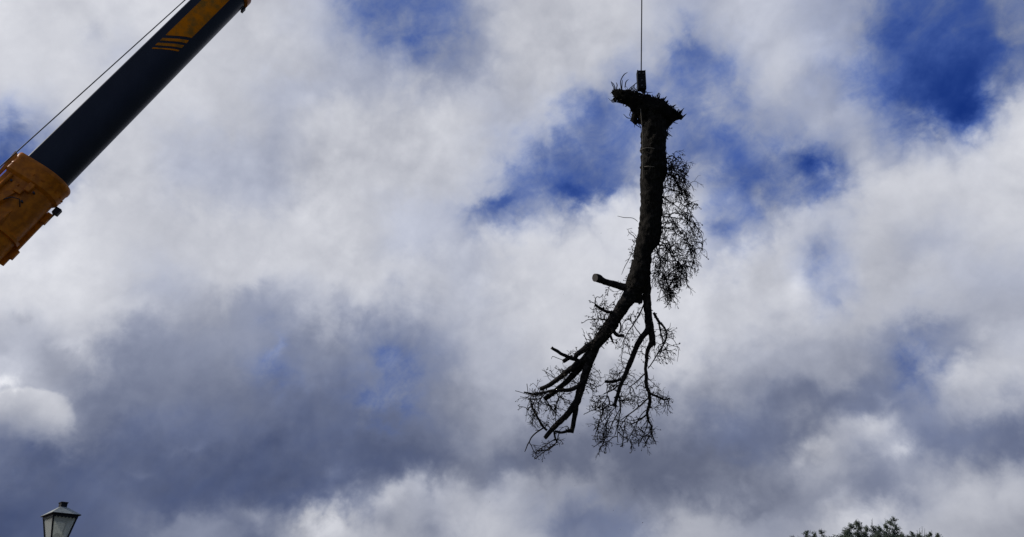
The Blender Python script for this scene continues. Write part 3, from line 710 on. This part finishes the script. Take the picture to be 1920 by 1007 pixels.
# other clusters: outline, attractors, depth, leafiness, gravity
clusters = [
    ([(1158, 404), (1180, 404), (1198, 418), (1196, 470), (1185, 500), (1165, 520), (1172, 480), (1156, 470), (1170, 430), (1165, 412)], 46, 8, .7, .1, 99),
    ([(1100, 548), (1128, 540), (1160, 548), (1150, 590), (1120, 632), (1100, 640), (1078, 622), (1082, 605), (1102, 600), (1110, 580), (1098, 562)], 190, 14, .5, -.05, 99),
    ([(1200, 575), (1206, 590), (1200, 620), (1178, 650), (1163, 690), (1158, 650), (1165, 610), (1180, 580)], 110, 12, .25, .15, 99),
    ([(1228, 610), (1250, 605), (1270, 636), (1274, 668), (1258, 690), (1238, 688), (1222, 700), (1232, 660)], 110, 16, .3, .35, 3),
    ([(976, 735), (1000, 722), (1040, 738), (1062, 745), (1058, 790), (1030, 800), (1005, 785), (984, 764), (975, 750)], 260, 18, .15, .25, 5),
    ([(990, 765), (1012, 790), (1010, 810), (980, 800)], 22, 8, .1, .2, 4),
    ([(1045, 815), (1052, 832), (1035, 845), (1012, 862), (999, 866), (1002, 845), (1022, 828)], 120, 8, .1, .3, 4),
    ([(1014, 690), (1040, 690), (1060, 680), (1070, 695), (1050, 706), (1030, 712)], 40, 10, .5, -.1, 99),
    ([(1058, 668), (1075, 650), (1082, 662)], 10, 4, .3, 0, 99),
    ([(1060, 728), (1085, 700), (1090, 690), (1080, 725)], 50, 8, .3, .1, 99),
    ([(1098, 690), (1112, 682), (1128, 700), (1126, 722), (1108, 740), (1098, 730)], 60, 10, .4, .4, 99),
    ([(1128, 738), (1120, 765), (1092, 778), (1102, 762), (1118, 745)], 34, 8, .1, .2, 4),
    ([(1120, 745), (1150, 765), (1165, 790), (1150, 828), (1125, 852), (1115, 830), (1118, 800), (1108, 780)], 330, 16, .15, .45, 4),
    ([(1165, 780), (1178, 790), (1178, 828), (1166, 842), (1158, 810)], 90, 10, .1, .5, 4),
    ([(1180, 780), (1215, 765), (1225, 795), (1234, 832), (1205, 836), (1190, 832), (1178, 800)], 240, 16, .1, .45, 4),
    ([(1130, 700), (1160, 680), (1172, 690), (1162, 712), (1145, 735), (1128, 730)], 90, 10, .1, -.05, 6),
    ([(1168, 715), (1205, 690), (1208, 740), (1195, 765), (1175, 770), (1165, 740)], 150, 14, .3, .35, 5),
    ([(1222, 700), (1232, 715), (1230, 740), (1220, 735)], 34, 8, .2, -.2, 4),
    ([(1235, 738), (1252, 736), (1266, 755), (1262, 768), (1240, 762), (1232, 755)], 60, 10, .1, .25, 3),
    ([(1020, 755), (1050, 735), (1080, 760), (1060, 770), (1040, 775)], 70, 10, .1, .3, 7),
    ([(1190, 660), (1210, 640), (1222, 660), (1205, 680)], 22, 8, .4, .2, 6),
    ([(1195, 330), (1203, 340), (1200, 400), (1192, 420)], 22, 6, .7, .1, 99),
    ([(1196, 262), (1206, 262), (1206, 330), (1197, 330)], 14, 6, .7, .1, 99), ([(1244, 236), (1256, 240), (1254, 290), (1246, 292)], 16, 6, .6, .3, 99),
    ([(1160, 560), (1190, 560), (1170, 600), (1150, 640), (1135, 650)], 40, 10, .5, .2, 99),
]
for poly, na, zr, lp, gv, rm in clusters:
    c1 = MB(); l1 = MB()
    start = near(poly, 14, rm)
    if not start: continue
    sprouts(poly, int(na * .12) + 3, zr, start, c1, 38, max(gv, -.05) * 2.2, l1, min(lp + .15, 1), ls=2.6)
    grow_twigs(poly, int(na * .16), zr, start, c1, leaf=l1, leafp=lp * .6, leafs=2.0, grav=gv, jit=.2, rmin=.34, rmax=1.2, kill=2.5)
    o = c1.build('twigs', TWIG, tree)
    if l1.v: l1.build('leaves', LEAFD, o)
# long loose fliers
for pts in ([(1186, 470), (1180, 485), (1172, 500), (1165, 515)], [(1180, 485), (1172, 490)], [(1196, 415), (1186, 409), (1170, 408), (1158, 405)],
            [(1170, 638), (1168, 655), (1165, 675), (1172, 692)], [(1108, 688), (1122, 698), (1127, 716)], [(1040, 708), (1028, 700), (1016, 693)],
            [(1058, 676), (1046, 672), (1036, 668), (1034, 673)], [(1246, 634), (1262, 636), (1272, 656), (1269, 678)], [(966, 733), (975, 735), (990, 741)],
            [(988, 720), (990, 735), (992, 745)], [(1246, 650), (1254, 668), (1258, 682)]):
    q, ro = smoothline([(a, b_, random.uniform(-4, 4)) for a, b_ in pts], [.6] * (len(pts) - 1) + [.35], 2.5)
    c1 = MB(); c1.tube([T(a) for a in q], [r_ * SP for r_ in ro], n=4); c1.build('twig', TWIG, tree)

# ------------------------------------------------------------------ hook block and hoist rope
hb = thing('hook_block', P(1202.5, 172, DT - .05), 'narrow black steel hook block on the cable above the torn butt of the tree', 'hook block')
o_ = P(1202.5, 152, DT - .05); Z = Vector((0.015, 0, 1)).normalized(); X = RGT.copy(); Y = Z.cross(X).normalized()
K = DT / 20 * 1.02; X, Y, Z = X * K, Y * K, Z * K
for sy in (-1, 1):
    mb = MB(); mb.box(o_ + Y * .07 * sy, X * .10, Y * .012, Z * .262); mb.build('side_plate', BLOCK, hb, smooth=False, bevel=.012)
for zz, r_ in ((.17, .082), (-.04, .07)):
    mb = MB(); mb.tube([o_ + Z * zz - Y * .05, o_ + Z * zz + Y * .05], [r_ * K, r_ * K], n=20); mb.build('sheave', BLOCK, hb, smooth=False)
for zz in (.17, -.04, -.19):
    for xx in ((-.05, .05) if zz > 0 else (0,)):
        mb = MB(); mb.tube([o_ + X * xx + Z * zz - Y * .10, o_ + X * xx + Z * zz + Y * .10], [.020 * K] * 2, n=10); mb.build('axle_pin', ROPE, hb, smooth=False)
mb = MB(); mb.box(o_ + Z * .245, X * .085, Y * .055, Z * .02); mb.build('top_guard', BLOCK, hb, smooth=False)
for sx_ in (-.094, .094):
    mb = MB(); mb.box(o_ + X * sx_, X * .009, Y * .085, Z * .272); mb.build('edge_strap', BLOCK, hb, smooth=False, bevel=.004)
mb = MB(); mb.box(o_ + Z * .04 + Y * .09, X * .05, Y * .004, Z * .012); mb.box(o_ + Z * .04 - Y * .09, X * .05, Y * .004, Z * .012)
hk = [o_ + Z * a + X * b_ for a, b_ in ((-.24, 0), (-.30, 0), (-.36, .05), (-.43, .05), (-.47, 0), (-.44, -.06), (-.40, -.07))]
mb = MB(); mb.tube(hk, [r_ * K for r_ in (.03, .03, .03, .035, .035, .025, .01)], n=10); mb.build('hook', BLOCK, hb)

# ------------------------------------------------------------------ crane
A0 = P(86.5, 332.5, 15.0); A1 = P(401.5, 18, 17.6)
ax = (A1 - A0).normalized(); uu = (Vector((0, 0, 1)) - ax * ax.z).normalized(); ss = uu.cross(ax).normalized()
if ss.y > 0: ss = -ss                          # ss points towards the camera side
tfoot = (A0.z - 2.3) / ax.z
FOOT = A0 - ax * tfoot
crane = thing('mobile_crane', (FOOT.x - .5, FOOT.y, 0), 'mobile crane with orange base boom and dark blue telescopic boom rising past the top left', 'crane')


def prof(w, h, rb=.52, n=18, out=0.0):
    """boom section outline, (s,u) pairs: square top with small corners, rounded bottom"""
    pts = []; r_ = .05
    hw = w / 2
    for k in range(5):
        a = math.pi / 2 * k / 4; pts.append((hw - r_ + r_ * math.sin(a), h / 2 - r_ + r_ * math.cos(a)))
    ub = -h / 2 + rb * h
    for k in range(n + 1):
        a = math.pi * k / n
        ca, sa = math.cos(a), math.sin(a)
        e = .93
        pts.append((hw * (abs(ca) ** e) * (1 if ca >= 0 else -1), ub - rb * h * abs(sa) ** e))
    for k in range(5):
        a = math.pi / 2 * (1 - k / 4); pts.append((-(hw - r_ + r_ * math.sin(a)), h / 2 - r_ + r_ * math.cos(a)))
    if out:
        q = []
        for i, (s_, u_) in enumerate(pts):
            a = Vector(pts[(i + 1) % len(pts)]) - Vector(pts[i - 1]); nrm = Vector((-a.y, a.x)).normalized()
            if nrm.dot(Vector((s_, u_))) < 0: nrm = -nrm
            q.append((s_ + nrm.x * out, u_ + nrm.y * out))
        pts = q
    return pts


def L(t_, s_, u_): return A0 + ax * t_ + ss * s_ + uu * u_


def extr(mb, stations):
    """stations: list of (t, profile)"""
    n = len(stations[0][1]); vs = [L(t_, s_, u_) for t_, pf in stations for s_, u_ in pf]
    fs = [(i * n + k, i * n + (k + 1) % n, (i + 1) * n + (k + 1) % n, (i + 1) * n + k) for i in range(len(stations) - 1) for k in range(n)]
    fs += [tuple(range(n - 1, -1, -1)), tuple(range((len(stations) - 1) * n, len(stations) * n))]
    mb.add(vs, fs)


def flat(o, keep=None):
    md = o.modifiers.new('split', 'EDGE_SPLIT'); md.split_angle = math.radians(35)
    return o


BW, BH = .79, .875
W1, H1 = .655, .775
pf1 = prof(W1, H1)
tA2 = (P(442, -22, 17.95) - A0).dot(ax)                 # next collar
mb = MB(); extr(mb, [(-2.0, pf1), (tA2 - .05, pf1)]); sec1 = flat(mb.build('boom_section', NAVY, crane)); sec1['label'] = 'dark blue boom section with an orange marking'


# orange marking on the side wall, following the outline
def wall_pt(t_, u_, out=.004):
    pr = prof(W1, H1, n=60); hw = W1 / 2; best = hw
    ub = -H1 / 2 + .52 * H1
    if u_ < ub:
        sa = min(((ub - u_) / (.52 * H1)) ** (1 / .93), 1); best = hw * (math.sqrt(max(0, 1 - sa * sa)) ** .93)
    return L(t_, best + out, u_)


def px_to_t(px, py, u_):
    """distance along the boom of the wall point at height u_ whose image is nearest the photo pixel"""
    ray = (P(px, py, 1) - EYE).normalized(); bp, bt = 1e9, 0
    for k in range(4000):
        t_ = -2 + k * .0025
        q = wall_pt(t_, u_) - EYE; d = (q - ray * q.dot(ray)).length
        if d < bp: bp, bt = d, t_
    return bt


def patch(mb, u0, u1, ta0, ta1, tb0, tb1, n=14):
    """between heights u0..u1; lower edge from ta0 (at u0) to ta1 (at u1), upper edge tb0..tb1"""
    vs = []
    for i in range(n + 1):
        f = i / n; u_ = u0 + (u1 - u0) * f
        vs += [wall_pt(ta0 + (ta1 - ta0) * f, u_), wall_pt(tb0 + (tb1 - tb0) * f, u_)]
    mb.add(vs, [(2 * i, 2 * i + 1, 2 * i + 3, 2 * i + 2) for i in range(n)])


UT, UB = (.20, -.20)
tt = px_to_t(309, 65, UT); tb = px_to_t(353, 65, UB)
mb = MB(); patch(mb, UT, UB, tt, tb, tA2 - .06, tA2 - .06)
def offs(a): return a
for (ya, yb) in ((70, 75), (79, 84), (88, 90.5)):
    dx = -(ya - 65) ; dxb = -(yb - 65)
    a0 = px_to_t(309 + dxb, yb, UT); a1 = px_to_t(353 + dxb, yb, UB); b0 = px_to_t(309 + dx, ya, UT); b1 = px_to_t(353 + dx, ya, UB)
    patch(mb, UT, UB, a0, a1, b0, b1)
mk = mb.build('stripe_marking', MARK, sec1, smooth=True)

# base section and its collar
pfb = prof(BW, BH)
mb = MB(); extr(mb, [(-tfoot - .6, pfb), (-.22, pfb)]); base = flat(mb.build('base_section', ORNG, crane))
base['label'] = 'orange base section of the boom'
mb = MB()
c0 = prof(BW, BH, out=.05); c1 = prof(BW, BH, out=.065); cin = prof(.64, .74)
extr(mb, [(-.40, prof(BW, BH, out=.004)), (-.34, c0), (-.10, c0), (-.06, c1), (.0, c1), (.03, c0), (.035, cin), (-.1, cin)])
col = flat(mb.build('collar', ORNG, crane))
# bolts round the collar
cb = prof(BW, BH, out=.055)
for k in range(1, len(cb) - 1, 2):
    q = cb[k]; n_ = Vector(q).normalized()
    mb = MB(); mb.tube([L(-.22, *(Vector(q) - n_ * .03)), L(-.22, *(Vector(q) + n_ * .012))], [.020, .020], n=6); mb.build('bolt', ORNG, col, smooth=False)
# upper corner lugs that carry the rope guide
hw = BW / 2
for s_ in (hw - .02, -hw + .02):
    mb = MB()
    vs = [L(-.04, s_ + e, BH / 2 + .03) for e in (-.02, .02)] + [L(-.0, s_ + e, BH / 2 + .13) for e in (-.02, .02)] + [L(-.12, s_ + e, BH / 2 + .12) for e in (-.02, .02)] + [L(-1.1, s_ + e, BH / 2) for e in (-.02, .02)]
    mb.add(vs, [(0, 2, 3, 1), (2, 4, 5, 3), (4, 6, 7, 5), (6, 0, 1, 7), (0, 6, 4, 2), (1, 3, 5, 7)])
    mb.build('lug', ORNG, col, smooth=False, bevel=.008)
# long rail high on the side wall, cross ribs, gusset plates, access plates
mb = MB(); hs = BW / 2
mb.tube([L(-tfoot, hs + .03, .30), L(-.42, hs + .03, .30)], [.035, .035], n=12); mb.build('rail', ORNG, base)
pr = prof(BW, BH, out=.045); pr0 = prof(BW, BH, out=.003)
for t0 in (-1.35, -2.3, -3.3, -4.6):
    mb = MB(); extr(mb, [(t0 - .035, pr0), (t0 - .03, pr), (t0 + .03, pr), (t0 + .035, pr0)]); flat(mb.build('rib', ORNG, base))


def part_box(name, m, parent, c, X_, Y_, Z_, bev=.01):
    mb = MB(); mb.box(c, X_, Y_, Z_); return mb.build(name, m, parent, smooth=False, bevel=bev)


for (t0, t1, ua, ub_, th) in ((-1.02, -.50, .24, .0, .11), (-1.30, -.95, .0, -.14, .07)):
    mb = MB()
    vs = [L(t0, hs - .01, ua), L(t0, hs + th, ua), L(t1, hs - .01, ub_), L(t0, hs - .01, ua - .18), L(t0, hs + th, ua - .15)]
    mb.add(vs, [(0, 1, 2), (0, 3, 4, 1), (1, 4, 2), (0, 2, 3), (3, 2, 4)])
    mb.build('gusset', ORNG, base, smooth=False)
for (t_, o1, u_, a, c_, e) in ((-.70, .012, .14, .20, .014, .055), (-1.75, .015, -.02, .24, .016, .13), (-1.72, .05, .17, .30, .03, .025),
                               (-.47, .035, -.10, .09, .045, .05), (-2.75, .02, .0, .35, .02, .18), (-.62, .03, .01, .05, .03, .07)):
    part_box('side_plate', ORNG, base, L(t_, hs + o1, u_), ax * a, ss * c_, uu * e)
for (t0, u0) in ((-.9, .23), (-.52, .23), (-1.5, .08), (-1.98, .08), (-1.5, -.12), (-1.98, -.12), (-.75, -.16), (-.5, -.2)):
    mb = MB(); mb.tube([L(t0, hs - .03, u0), L(t0, hs + .035, u0)], [.020, .020], n=8); mb.build('bolt', STEEL, base, smooth=False)
mb = MB(); mb.tube([L(-1.05, hs + .02, .16), L(-.95, hs + .06, .10), L(-.8, hs + .08, .0), L(-.75, hs + .06, -.12), L(-.85, hs, -.2)], [.011] * 5, n=6); mb.build('hose', STEEL, base)
# underside runner with its small sensor
zb_ = -BH / 2
part_box('runner', ORNG, base, L(-1.15, -.20, zb_ - .0), ax * .62, ss * .03, uu * .05, .008)
part_box('runner_block', ORNG, base, L(-.62, -.20, zb_ - .02), ax * .12, ss * .045, uu * .05, .008)
part_box('runner_block', ORNG, base, L(-1.5, -.20, zb_ - .05), ax * .10, ss * .04, uu * .04, .008)
mb = MB()
mb.tube([L(-.85, -.20, zb_ - .0), L(-.65, -.20, zb_ - .05), L(-.45, -.20, zb_ - .07)], [.03, .022, .022], n=8)
mb.box(L(-.40, -.20, zb_ - .07), ax * .07, ss * .06, uu * .055)
sen = mb.build('sensor', STEEL, base, smooth=False, bevel=.008)
part_box('hose_guide', RED, base, L(-1.62, .33, BH / 2 + .05), ax * 1.0, ss * .012, uu * .06)
part_box('hose_guide', RED, base, L(-1.7, .05, BH / 2 + .05), ax * 1.0, ss * .10, uu * .045)

# further telescopic sections towards the head
TIP_PX = (1198.5, -788)
best = None
for k in range(2000):
    t_ = 5 + k * .03; q = L(t_, 0, 0) - EYE; z = q.dot(FWD); x_ = 960 + F * q.dot(RGT) / z
    if x_ > TIP_PX[0]: best = t_; break
TT = best or 22
segs = 3; ta = tA2
for i in range(segs):
    tb_ = tA2 + (TT - tA2) * (i + 1) / segs; k = 1 - .13 * (i + 1)
    pa = prof(W1 * k, H1 * k); kp = 1 - .13 * i
    mb = MB(); extr(mb, [(ta - .3, pa), (tb_ - .05, pa)]); flat(mb.build('boom_section', NAVY, crane))
    mb = MB(); c_ = prof(W1 * kp, H1 * kp, out=.055); c2 = prof(W1 * kp, H1 * kp, out=.004); ci = prof(W1 * k, H1 * k, out=.02)
    extr(mb, [(ta - .20, c2), (ta - .17, c_), (ta - .02, c_), (ta + .02, prof(W1 * kp, H1 * kp, out=.03)), (ta + .021, ci)])
    cl_ = flat(mb.build('collar', ORNG, crane))
    if i == 0:
        mb = MB(); mb.box(L(ta - .27, -.12, -H1 / 2 - .02), ax * .06, ss * .05, uu * .025); mb.build('stop_block', STEEL, cl_, smooth=False)
    ta = tb_
# head with sheaves
HS = L(TT, 0, 0)
for s_ in (-.2, .2): part_box('head_plate', ORNG, crane, L(TT + .15, s_, .02), ax * .40, ss * .02, uu * .32)
for (t_, u_) in ((TT + .35, -.12), (TT - .05, .24)):
    mb = MB(); mb.tube([L(t_, -.1, u_), L(t_, .1, u_)], [.22, .22], n=24); mb.build('head_sheave', STEEL, crane, smooth=False)
# superstructure and carrier below the frame's left edge
fx, fy = crane.location.x, crane.location.y
def bx(mb, x0, x1, y0, y1, z0, z1):
    mb.box(((x0 + x1) / 2 + fx, (y0 + y1) / 2 + fy, (z0 + z1) / 2), ((x1 - x0) / 2, 0, 0), (0, (y1 - y0) / 2, 0), (0, 0, (z1 - z0) / 2))
mb = MB(); bx(mb, -6.5, 3.5, -1.2, 1.2, .95, 1.3); bx(mb, -6.3, 3.2, -1.35, 1.35, 1.3, 1.42); mb.build('chassis', ORNG, crane, smooth=False, bevel=.04)
mb = MB(); bx(mb, -1.9, 1.2, -1.1, 1.1, 1.55, 2.3); mb.tube([(fx, fy, 1.4), (fx, fy, 1.56)], [.9, .9], n=32); mb.build('turntable', ORNG, crane, smooth=False, bevel=.04)
mb = MB(); bx(mb, -3.1, -1.95, -1.3, 1.3, 1.5, 2.7); mb.build('counterweight', STEEL, crane, smooth=False, bevel=.06)
mb = MB(); bx(mb, -6.4, -4.4, -1.25, 1.25, 1.42, 2.7); cabo = mb.build('driver_cab', ORNG, crane, smooth=False, bevel=.08)
mb = MB(); bx(mb, -6.43, -6.39, -1.1, 1.1, 1.9, 2.55); mb.build('window', GLASSD, cabo, smooth=False)
for xw in (-5.2, -3.7, .3, 2.4):
    for sy in (-1, 1):
        mb = MB(); mb.tube([(fx + xw, fy + sy * .95, .62), (fx + xw, fy + sy * 1.34, .62)], [.62, .62], n=28); wh = mb.build('wheel', RUBB, crane, smooth=False, bevel=.05)
        mb = MB(); mb.tube([(fx + xw, fy + sy * 1.34, .62), (fx + xw, fy + sy * 1.36, .62)], [.3, .26], n=20); mb.build('rim', STEEL, wh, smooth=False)

# ropes
hr = MB()
topH = P(1202.3, 134, DT - .05); tipT = L(TT + .35, 0, -.12) + RGT * .0
pts = [topH.lerp(tipT, i / 20) for i in range(21)]
for sy in (-.011, .011): hr.tube([p_ + Vector((sy, 0, 0)) for p_ in pts], [.012] * 21, n=8)
o = hr.build('hoist_rope', ROPE)
o['label'] = 'thin grey steel hoist cable running straight up from the hook block out of the frame'; o['category'] = 'cable'
R0 = P(0, 313, 14.1); R1 = P(347, 0, 17.0); d_ = (R1 - R0)
k0 = (R0.z - 2.6) / d_.z
k1 = (L(TT - .05, 0, .46) - R0).dot(d_.normalized()) / d_.length
hr = MB(); hr.tube([R0 + d_ * (-k0 + (k0 + k1) * i / 12) for i in range(13)], [.011] * 13, n=8)
o = hr.build('winch_rope', ROPE); o['label'] = 'thin dark winch cable running beside the upper edge of the crane boom at top left'; o['category'] = 'cable'

# ------------------------------------------------------------------ street lamp, lower left
DL = 10.0
LC = P(114.2, 966.5, DL); zE = LC.z                     # centre of the eave
lamp = thing('street_lamp', (LC.x, LC.y, 0), 'black lantern street lamp with grey pyramid roof and frosted panes in the lower left corner', 'street lamp')
view = Vector((LC.x, LC.y, 0)).normalized(); base_a = math.atan2(-view.y, -view.x)
ANG = base_a - math.radians(24)
def ring(rad, z, k): a = ANG + k * math.pi / 2; return Vector((LC.x + rad * math.cos(a), LC.y + rad * math.sin(a), z))
hd = .5 * 74 / F * DL
zr_ = zE + .108
mb = MB()
r0, r1 = hd, .060
vs = [ring(r0, zE, k) for k in range(4)] + [ring(r0 - .004, zE + .010, k) for k in range(4)] + [ring(r1, zr_, k) for k in range(4)]
mb.add(vs, [(0, 1, 5, 4), (1, 2, 6, 5), (2, 3, 7, 6), (3, 0, 4, 7), (4, 5, 9, 8), (5, 6, 10, 9), (6, 7, 11, 10), (7, 4, 8, 11), (8, 9, 10, 11), (3, 2, 1, 0)])
roof = mb.build('roof', [ROOF, IRON], lamp, smooth=False)
for i in (0, 1, 2, 3, 9): roof.data.polygons[i].material_index = 1
mb = MB()
zc = zr_
def sq(mb, prof_):
    n = len(prof_); vs = [ring(r_, z, k) for r_, z in prof_ for k in range(4)]
    mb.add(vs, [(i * 4 + k, i * 4 + (k + 1) % 4, (i + 1) * 4 + (k + 1) % 4, (i + 1) * 4 + k) for i in range(n - 1) for k in range(4)] + [(3, 2, 1, 0), tuple(range((n - 1) * 4, n * 4))])
sq(mb, [(.058, zc - .015), (.052, zc + .005), (.054, zc + .045), (.062, zc + .052), (.064, zc + .060), (.0635, zc + .062), (.030, zc + .070)])
mb.build('chimney_cap', IRON, roof, smooth=False)
# glazed body
rt, rb_ = .203, .090; zt, zb = zE - .012, zE - .44
mb = MB()
for k in range(4):
    a, b_ = ring(rt, zt, k), ring(rb_, zb, k); mb.tube([a, b_], [.0125, .0115], n=6)
sq(mb, [(rt + .012, zt - .012), (rt + .014, zt + .012)])
sq(mb, [(rb_ + .012, zb - .02), (rb_ + .016, zb), (rb_ + .014, zb + .02), (rb_, zb + .028)])
mb.build('frame', IRON, lamp, smooth=False)
# scalloped valance under the eave
mb = MB()
for k in range(4):
    a, b_ = ring(rt + .013, zt - .010, k), ring(rt + .013, zt - .010, k + 1)
    n_ = 7
    for i in range(n_):
        p0, p1 = a.lerp(b_, (i + .08) / n_), a.lerp(b_, (i + .92) / n_)
        inn = (Vector((LC.x, LC.y, p0.z)) - (p0 + p1) / 2).normalized() * .004; dz = Vector((0, 0, -.014))
        md = (p0 + p1) / 2 + dz * 1.3
        vs = [p0, p1, p1 + dz * .6, md, p0 + dz * .6]; vs += [v + inn for v in vs]
        mb.add(vs, [(0, 1, 2, 3, 4), (9, 8, 7, 6, 5), (0, 5, 6, 1), (1, 6, 7, 2), (2, 7, 8, 3), (3, 8, 9, 4), (4, 9, 5, 0)])
mb.build('valance', IRON, lamp, smooth=False)
for k in range(4):
    a, b_, c_, d2 = ring(rt - .004, zt - .012, k), ring(rt - .004, zt - .012, k + 1), ring(rb_ - .002, zb + .02, k + 1), ring(rb_ - .002, zb + .02, k)
    mb = MB(); mb.add([a, b_, c_, d2], [(0, 1, 2, 3)]); mb.build('pane', FROST, lamp, smooth=False)
mb = MB()
zz = zb
for (r_, z) in ((1, 1),):
    pr_ = [(.022, zz), (.022, zz + .10), (.034, zz + .12), (.044, zz + .16), (.046, zz + .19), (.036, zz + .22), (.016, zz + .235)]
    mb.tube([(LC.x, LC.y, z) for _, z in pr_], [q for q, _ in pr_], n=16)
mb.build('lamp_holder', IRON, lamp)
mb = MB()
pr_ = [(.11, .0), (.11, .08), (.085, .12), (.07, .35), (.05, .40), (.042, .6), (.036, zb - .2), (.05, zb - .18), (.05, zb - .14), (.036, zb - .12), (.06, zb - .02)]
mb.tube([(LC.x, LC.y, z) for _, z in pr_], [q for q, _ in pr_], n=20); mb.build('post', IRON, lamp)

# the old post leans a little backwards
rm = Matrix.Rotation(math.radians(6.5), 3, Vector((-view.y, view.x, 0)).normalized() * 1.0)
if (rm @ Vector((0, 0, 1))).dot(view) < 0: rm = rm.inverted()
lamp.rotation_euler = rm.to_euler(); lamp.location = LC - rm @ Vector((0, 0, zE)) + Vector((0, 0, -.01))

# ------------------------------------------------------------------ far tree, lower right
DF = 80.0; SF = DF / F
fc = P(1632, 1003, DF)
ft = thing('broadleaf_tree', (fc.x, fc.y, 0), 'dark leafy tree whose ragged crown top shows at the bottom edge right of centre', 'tree')
tops = [(1488, 1009, 5), (1497, 1012, 5), (1512, 1001, 6), (1528, 1004, 6), (1541, 999, 6), (1560, 1012, 8), (1577, 1009, 8), (1588, 1000, 8), (1597, 989, 8), (1606, 981, 8), (1612, 990, 8),
        (1624, 992, 8), (1637, 996, 9), (1649, 993, 8), (1662, 990, 8), (1670, 981, 7), (1677, 975, 6), (1680, 990, 8), (1690, 1004, 7), (1702, 1008, 7), (1712, 1002, 7), (1722, 1005, 6), (1731, 1012, 7), (1744, 1001, 5), (1757, 1005, 6), (1767, 1014, 6)]
brm = MB(); lvm = MB()
trunk_top = Vector((fc.x, fc.y, 3.2)); limbs_ = []
clumps = []
for (x, y, r_) in tops:
    c_ = P(x, y, DF + random.uniform(-2, 2)); clumps.append((c_, r_ * SF * 1.25))
    if y > 985: clumps.append((P(x + random.uniform(-5, 5), y + 11, DF + random.uniform(-2, 2)), .6)); clumps.append((P(x + random.uniform(-8, 8), y + 20, DF + random.uniform(-3, 1)), .7))
for k in range(240):
    a = random.uniform(0, 6.28); q = math.sqrt(random.random()); rx = 6.9; hz = random.uniform(1.8, 7.2)
    x = fc.x + q * rx * math.cos(a); y = fc.y + q * 5.5 * math.sin(a)
    zmax = 7.15 - 2.6 * q * q
    z = min(hz, zmax - random.uniform(.5, .9)); clumps.append((Vector((x, y, z)), random.uniform(.45, .8)))
for c_, r_ in clumps[:]:
    mid = trunk_top.lerp(c_, .5) + Vector((random.uniform(-.4, .4), random.uniform(-.4, .4), -.2))
    pts = [trunk_top, mid, c_]; q, ro = smoothline([tuple(p_) for p_ in pts], [.07, .04, .012], .4)
    brm.tube([Vector(a) for a in q], ro, n=4)
crown_leaves = 0
for ci, (c_, r_) in enumerate(clumps):
    front = ci < 70; n_ = int((250 if front else 230) * (r_ / .45) ** 2 * (1 if front else .55))
    # small sprigs inside each clump give it an uneven edge
    sprigs = [RNG.randn(3) for _ in range(9)]; sprigs = [s_ / np.linalg.norm(s_) * random.uniform(.5, 1.15) for s_ in sprigs]
    for s_ in sprigs: brm.tube([c_, c_ + Vector(s_) * r_ * 1.05], [.014, .006], n=3, cap=False)
    for k in range(n_):
        s_ = random.choice(sprigs); t_ = random.uniform(.1, 1)
        p0 = c_ + Vector(s_ * t_ + RNG.randn(3) * .17) * r_
        a = Vector(RNG.randn(3)).normalized(); b_ = a.orthogonal().normalized(); sz = random.uniform(.04, .09)
        lvm.add([p0 - a * sz, p0 + b_ * sz * .6, p0 + a * sz, p0 - b_ * sz * .6], [(0, 1, 2, 3)])
# bare sprigs poking out
for (x, y) in ((1636, 972), (1634, 974), (1660, 973), (1584, 989), (1724, 990), (1729, 988), (1734, 992), (1720, 994), (1540, 991), (1488, 1003), (1747, 994)):
    p1 = P(x, y, DF); p0 = P(x + random.uniform(-3, 3), y + 18, DF); brm.tube([p0, p0.lerp(p1, .6) + Vector((.03, 0, 0)), p1], [.022, .014, .006], n=4)
    for k in range(7):
        q = p0.lerp(p1, random.uniform(.3, 1)); brm.tube([q, q + Vector((random.uniform(-.12, .12), 0, random.uniform(.02, .18)))], [.009, .004], n=3)
mb = MB(); mb.tube([(fc.x, fc.y, 0), (fc.x + .05, fc.y, 1.2), (fc.x, fc.y, 3.3)], [.34, .27, .2], n=14, rough=.1); mb.build('trunk', TRUNKM, ft)
cr = lvm.build('crown', LEAF, ft, smooth=False); brm.build('branches', TRUNKM, cr)

# ------------------------------------------------------------------ bits of bark and leaf falling from the tree
fl = MB(); fl.add([(-.022, 0, 0), (0, .012, .004), (.024, 0, -.004), (0, -.013, .003)], [(0, 1, 2, 3)])
fl.add([(-.005, -.002, 0), (.0, .002, .018), (.006, .002, .002)], [(0, 1, 2)])
me = None
for k, (x, y, s_) in enumerate([(918, 941, 1.0), (1127, 437, .9), (1205, 980, 1.3), (1078, 911, .8), (1041, 873, .9), (1189, 917, .8), (1150, 957, .8), (1163, 993, .9),
                               (971, 842, .8), (1093, 798, 1.0), (1295, 980, .7), (1087, 813, .9), (1126, 860, 1.0), (988, 630, .7), (1057, 552, .7), (1040, 885, .7)]):
    if me is None: o = fl.build('falling_leaf', LEAFD); me = o.data
    else: o = bpy.data.objects.new('falling_leaf', me); C.objects.link(o)
    o.location = P(x, y, DT + random.uniform(-.6, .6)); o.rotation_euler = (random.uniform(0, 6), random.uniform(0, 6), random.uniform(0, 6)); o.scale = (s_,) * 3
    o['label'] = 'tiny dark speck of leaf or bark falling through the air near the hanging tree'; o['category'] = 'leaf'; o['group'] = 'bits falling from the hanging tree'

for o in bpy.data.objects:
    if '_o' in o: del o['_o']
